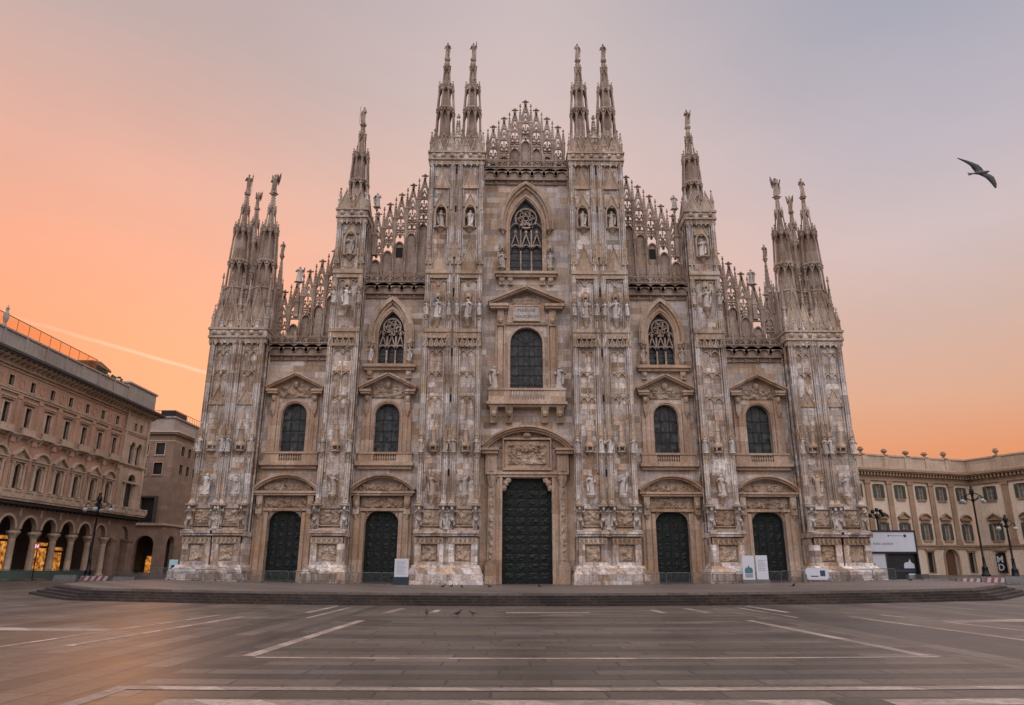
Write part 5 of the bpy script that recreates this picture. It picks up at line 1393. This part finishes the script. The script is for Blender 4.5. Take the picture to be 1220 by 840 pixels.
b = MB(); b.box(.3, .8, -.06, -.05, .55, 1.1); b.box(-.65, .1, -.06, -.05, .5, .6); b.build('print', NAVY, bn)
b = MB()
for x in (-.9, .9): b.box(x - .03, x + .03, -.03, .03, 0, .4); b.box(x - .05, x + .05, -.3, .3, 0, .05)
b.box(-1.45, -1.1, -.2, .2, 0, .75)
b.build('stand', CONC, bn)
sl = thing('lit_sign', 'small pale blue display stand in the archway block\'s doorway', 'sign', (-46.6, 21, bowl(-46.6)))
b = MB(); b.box(-.55, .55, -.06, .06, 1.2, 2.6); b.build('screen', plain('pale_screen', (.35, .5, .55), .4, 0, .2, 2, 0, .3, ((.45, .65, .72), .25)), sl)
b = MB(); b.box(-.7, .7, -.2, .2, 0, 1.2); b.build('stand', WHITE, sl)
b = MB(); b.box(-.25, .25, -.08, -.06, 1.3, 1.9); b.build('print', NAVY, sl)
ms = thing('metro_sign', 'red round sign with a white M on a post before the arcade columns', 'sign', (-52.6, 1.0, bowl(-52.6)))
b = MB(); b.lathe([(.06, 0), (.06, 4.4)], 8); b.build('post', IRON, ms)
b = MB(); b.prism(arc(0, 3.55, .36, 0, 360, 20)[:-1], -.14, -.06); b.build('disc', plain('lit_red', (.5, .03, .03), .4, 0, .1, 1, 0, .3, ((.6, .03, .03), .12)), ms)
cu = bpy.data.curves.new('letter', 'FONT'); cu.body = 'M'; cu.size = .58; cu.align_x = 'CENTER'; cu.extrude = .01; cu.offset = .02; cu.materials.append(plain('lit_white', (.8, .8, .8), .4, 0, .05, 1, 0, .3, ((1, .9, .9), .2)))
text_mesh(cu, 'letter', ms, (0, -.155, 3.35), (R(90), 0, 0))
# floor spotlights flanking the great door
for s_, side in ((-1, 'left'), (1, 'right')):
    r = thing('floor_spotlight', 'black twin-headed floor spotlight at the %s of the great central door' % side, 'spotlight', (s_ * 4.85, -1.6, .75))
    b = MB(); b.box(-.3, .3, -.25, .25, 0, .12); b.box(-.06, .06, -.06, .06, .12, 1.25); b.build('stand', IRON, r)
    for z in (.55, 1.15):
        b = MB(); b.box(-.24, .24, -.28, .12, z - .22, z + .22); b.frus(-.24, .24, -.30, -.28, z - .22, -.22, .22, -.36, -.28, z + .2); b.build('lamp_head', BLACKP, r)

# ================================================================ birds
GLOC = (14.7, -57, 16.1)
def gull():
    r = thing('flying_gull', 'dark gull gliding with spread wings in the sky at upper right', 'bird')
    b = MB(); pr = [(-.31, .005, 0), (-.24, .035, .03), (-.12, .07, .06), (.03, .082, .07), (.14, .066, .06), (.20, .045, .05), (.245, .052, .052), (.285, .042, .044), (.31, .018, .02), (.345, .008, .008)]
    n = 10; V = []; Fc = []
    for x, a, c in pr:
        for i in range(n): g = 2 * math.pi * i / n; V.append((x, a * math.cos(g), .01 * (x > .2) + max(c, .004) * math.sin(g)))
    for k in range(len(pr) - 1):
        for i in range(n): j = (i + 1) % n; Fc.append((k * n + i, k * n + j, (k + 1) * n + j, (k + 1) * n + i))
    b.poly(V, Fc + [tuple(range(n)), tuple(range(len(pr) * n - n, len(pr) * n))[::-1]])
    b.poly([(-.25, -.03, .012), (-.25, .03, .012), (-.46, .09, .008), (-.46, -.09, .008), (-.25, -.03, -.006), (-.25, .03, -.006), (-.46, .09, .0), (-.46, -.09, .0)], [(0, 1, 2, 3), (7, 6, 5, 4), (0, 3, 7, 4), (1, 5, 6, 2), (2, 6, 7, 3), (0, 4, 5, 1)])
    b.build('body', BIRDG, r, True)
    for s_ in (-1, 1):
        w_ = MB(); st = [(.05, .17, -.16, .0), (.22, .20, -.15, .04), (.40, .19, -.12, .07), (.60, .11, -.13, .06), (.78, .03, -.15, .04), (.92, -.07, -.18, .03), (1.0, -.14, -.19, .025)]
        V = []
        for y, le, te, z in st: sh_ = -s_ * y * .42; V += [(le + sh_, s_ * y, z), ((le + te) / 2 + sh_, s_ * y, z + .022), (te + sh_, s_ * y, z), ((le + te) / 2 + sh_, s_ * y, z - .012)]
        Fc = []
        for k in range(len(st) - 1):
            for q in range(4): Fc.append((4 * k + q, 4 * k + (q + 1) % 4, 4 * k + 4 + (q + 1) % 4, 4 * k + 4 + q))
        w_.poly(V, Fc + [(0, 1, 2, 3), (len(V) - 4, len(V) - 3, len(V) - 2, len(V) - 1)]); w_.build('wing', BIRDD, r, True)
    return r
G = gull(); G.location = GLOC
# body points to the right; the wings run from upper left to lower right of the picture
vd = (G.location - cam.location).normalized(); ir = vd.cross(Vector((0, 0, 1))).normalized(); iu = ir.cross(vd)
bx = (ir * .93 + vd * .36).normalized(); wy = ir * -.26 + iu * .70 + vd * .67; wy = (wy - bx * wy.dot(bx)).normalized(); bz = bx.cross(wy)
G.matrix_basis = Matrix.Translation(G.location) @ Matrix.Rotation(R(9), 4, vd) @ Matrix((bx, wy, bz)).transposed().to_4x4() @ Matrix.Scale(.88, 4)

def pigeon_meshes():
    b = MB(); n = 8; V = []; Fc = []
    pr = [(-.17, .012, .11, .010), (-.08, .05, .125, .045), (.02, .066, .145, .062), (.08, .052, .175, .055), (.115, .03, .21, .032), (.14, .028, .235, .028), (.17, .012, .232, .012), (.195, .004, .228, .004)]
    for x, a, z, c in pr:
        for i in range(n): g = 2 * math.pi * i / n; V.append((x, a * math.cos(g), z + c * math.sin(g)))
    for k in range(len(pr) - 1):
        for i in range(n): j = (i + 1) % n; Fc.append((k * n + i, k * n + j, (k + 1) * n + j, (k + 1) * n + i))
    b.poly(V, Fc + [tuple(range(n)), tuple(range(len(pr) * n - n, len(pr) * n))[::-1]])
    b.poly([(-.15, -.03, .12), (-.15, .03, .12), (-.28, .035, .09), (-.28, -.035, .09), (-.15, -.03, .105), (-.15, .03, .105), (-.28, .035, .083), (-.28, -.035, .083)], [(0, 1, 2, 3), (7, 6, 5, 4), (0, 3, 7, 4), (1, 5, 6, 2), (2, 6, 7, 3), (0, 4, 5, 1)])
    l = MB()
    for s_ in (-1, 1): l.tube([(.01, s_ * .025, .1), (.0, s_ * .025, .0)], .008, 4); l.tube([(-.01, s_ * .025, .004), (.04, s_ * .025, .004)], .007, 4)
    return b.mesh('body', BIRDD, True), b.mesh('body', BIRDG, True), l.mesh('legs', REDP)
pgd, pgg, pgl = pigeon_meshes()
def pigeon(x, y, z, rz, me, label, grp=None):
    r = thing('pigeon', label, 'pigeon', (x, y, z), rz, grp); put('body', me, r); put('legs', pgl, r)
    for o in children(r): o.scale = (1.3,) * 3
pigeon(-4.79, -40.6, 0.005, R(20), pgd, 'dark pigeon on the paving below the steps, head turned right')
pigeon(-4.05, -40.2, 0.005, R(200), pgg, 'grey pigeon on the paving just right of the dark one')
pigeon(-6.4, -40.4, 0.01, R(100), pgd, 'dark pigeon standing alone left of the pair below the steps')
for i, (x, y) in enumerate(((-7.5, -17), (-6.9, -15.5), (-5.9, -17.5), (-3.7, -16), (.6, -15), (20.5, -20), (34.2, -12))):
    pigeon(x, y, tz(x), R(57 * i), pgd, 'dark pigeon walking on the terrace before the cathedral', 'pigeons on the terrace')
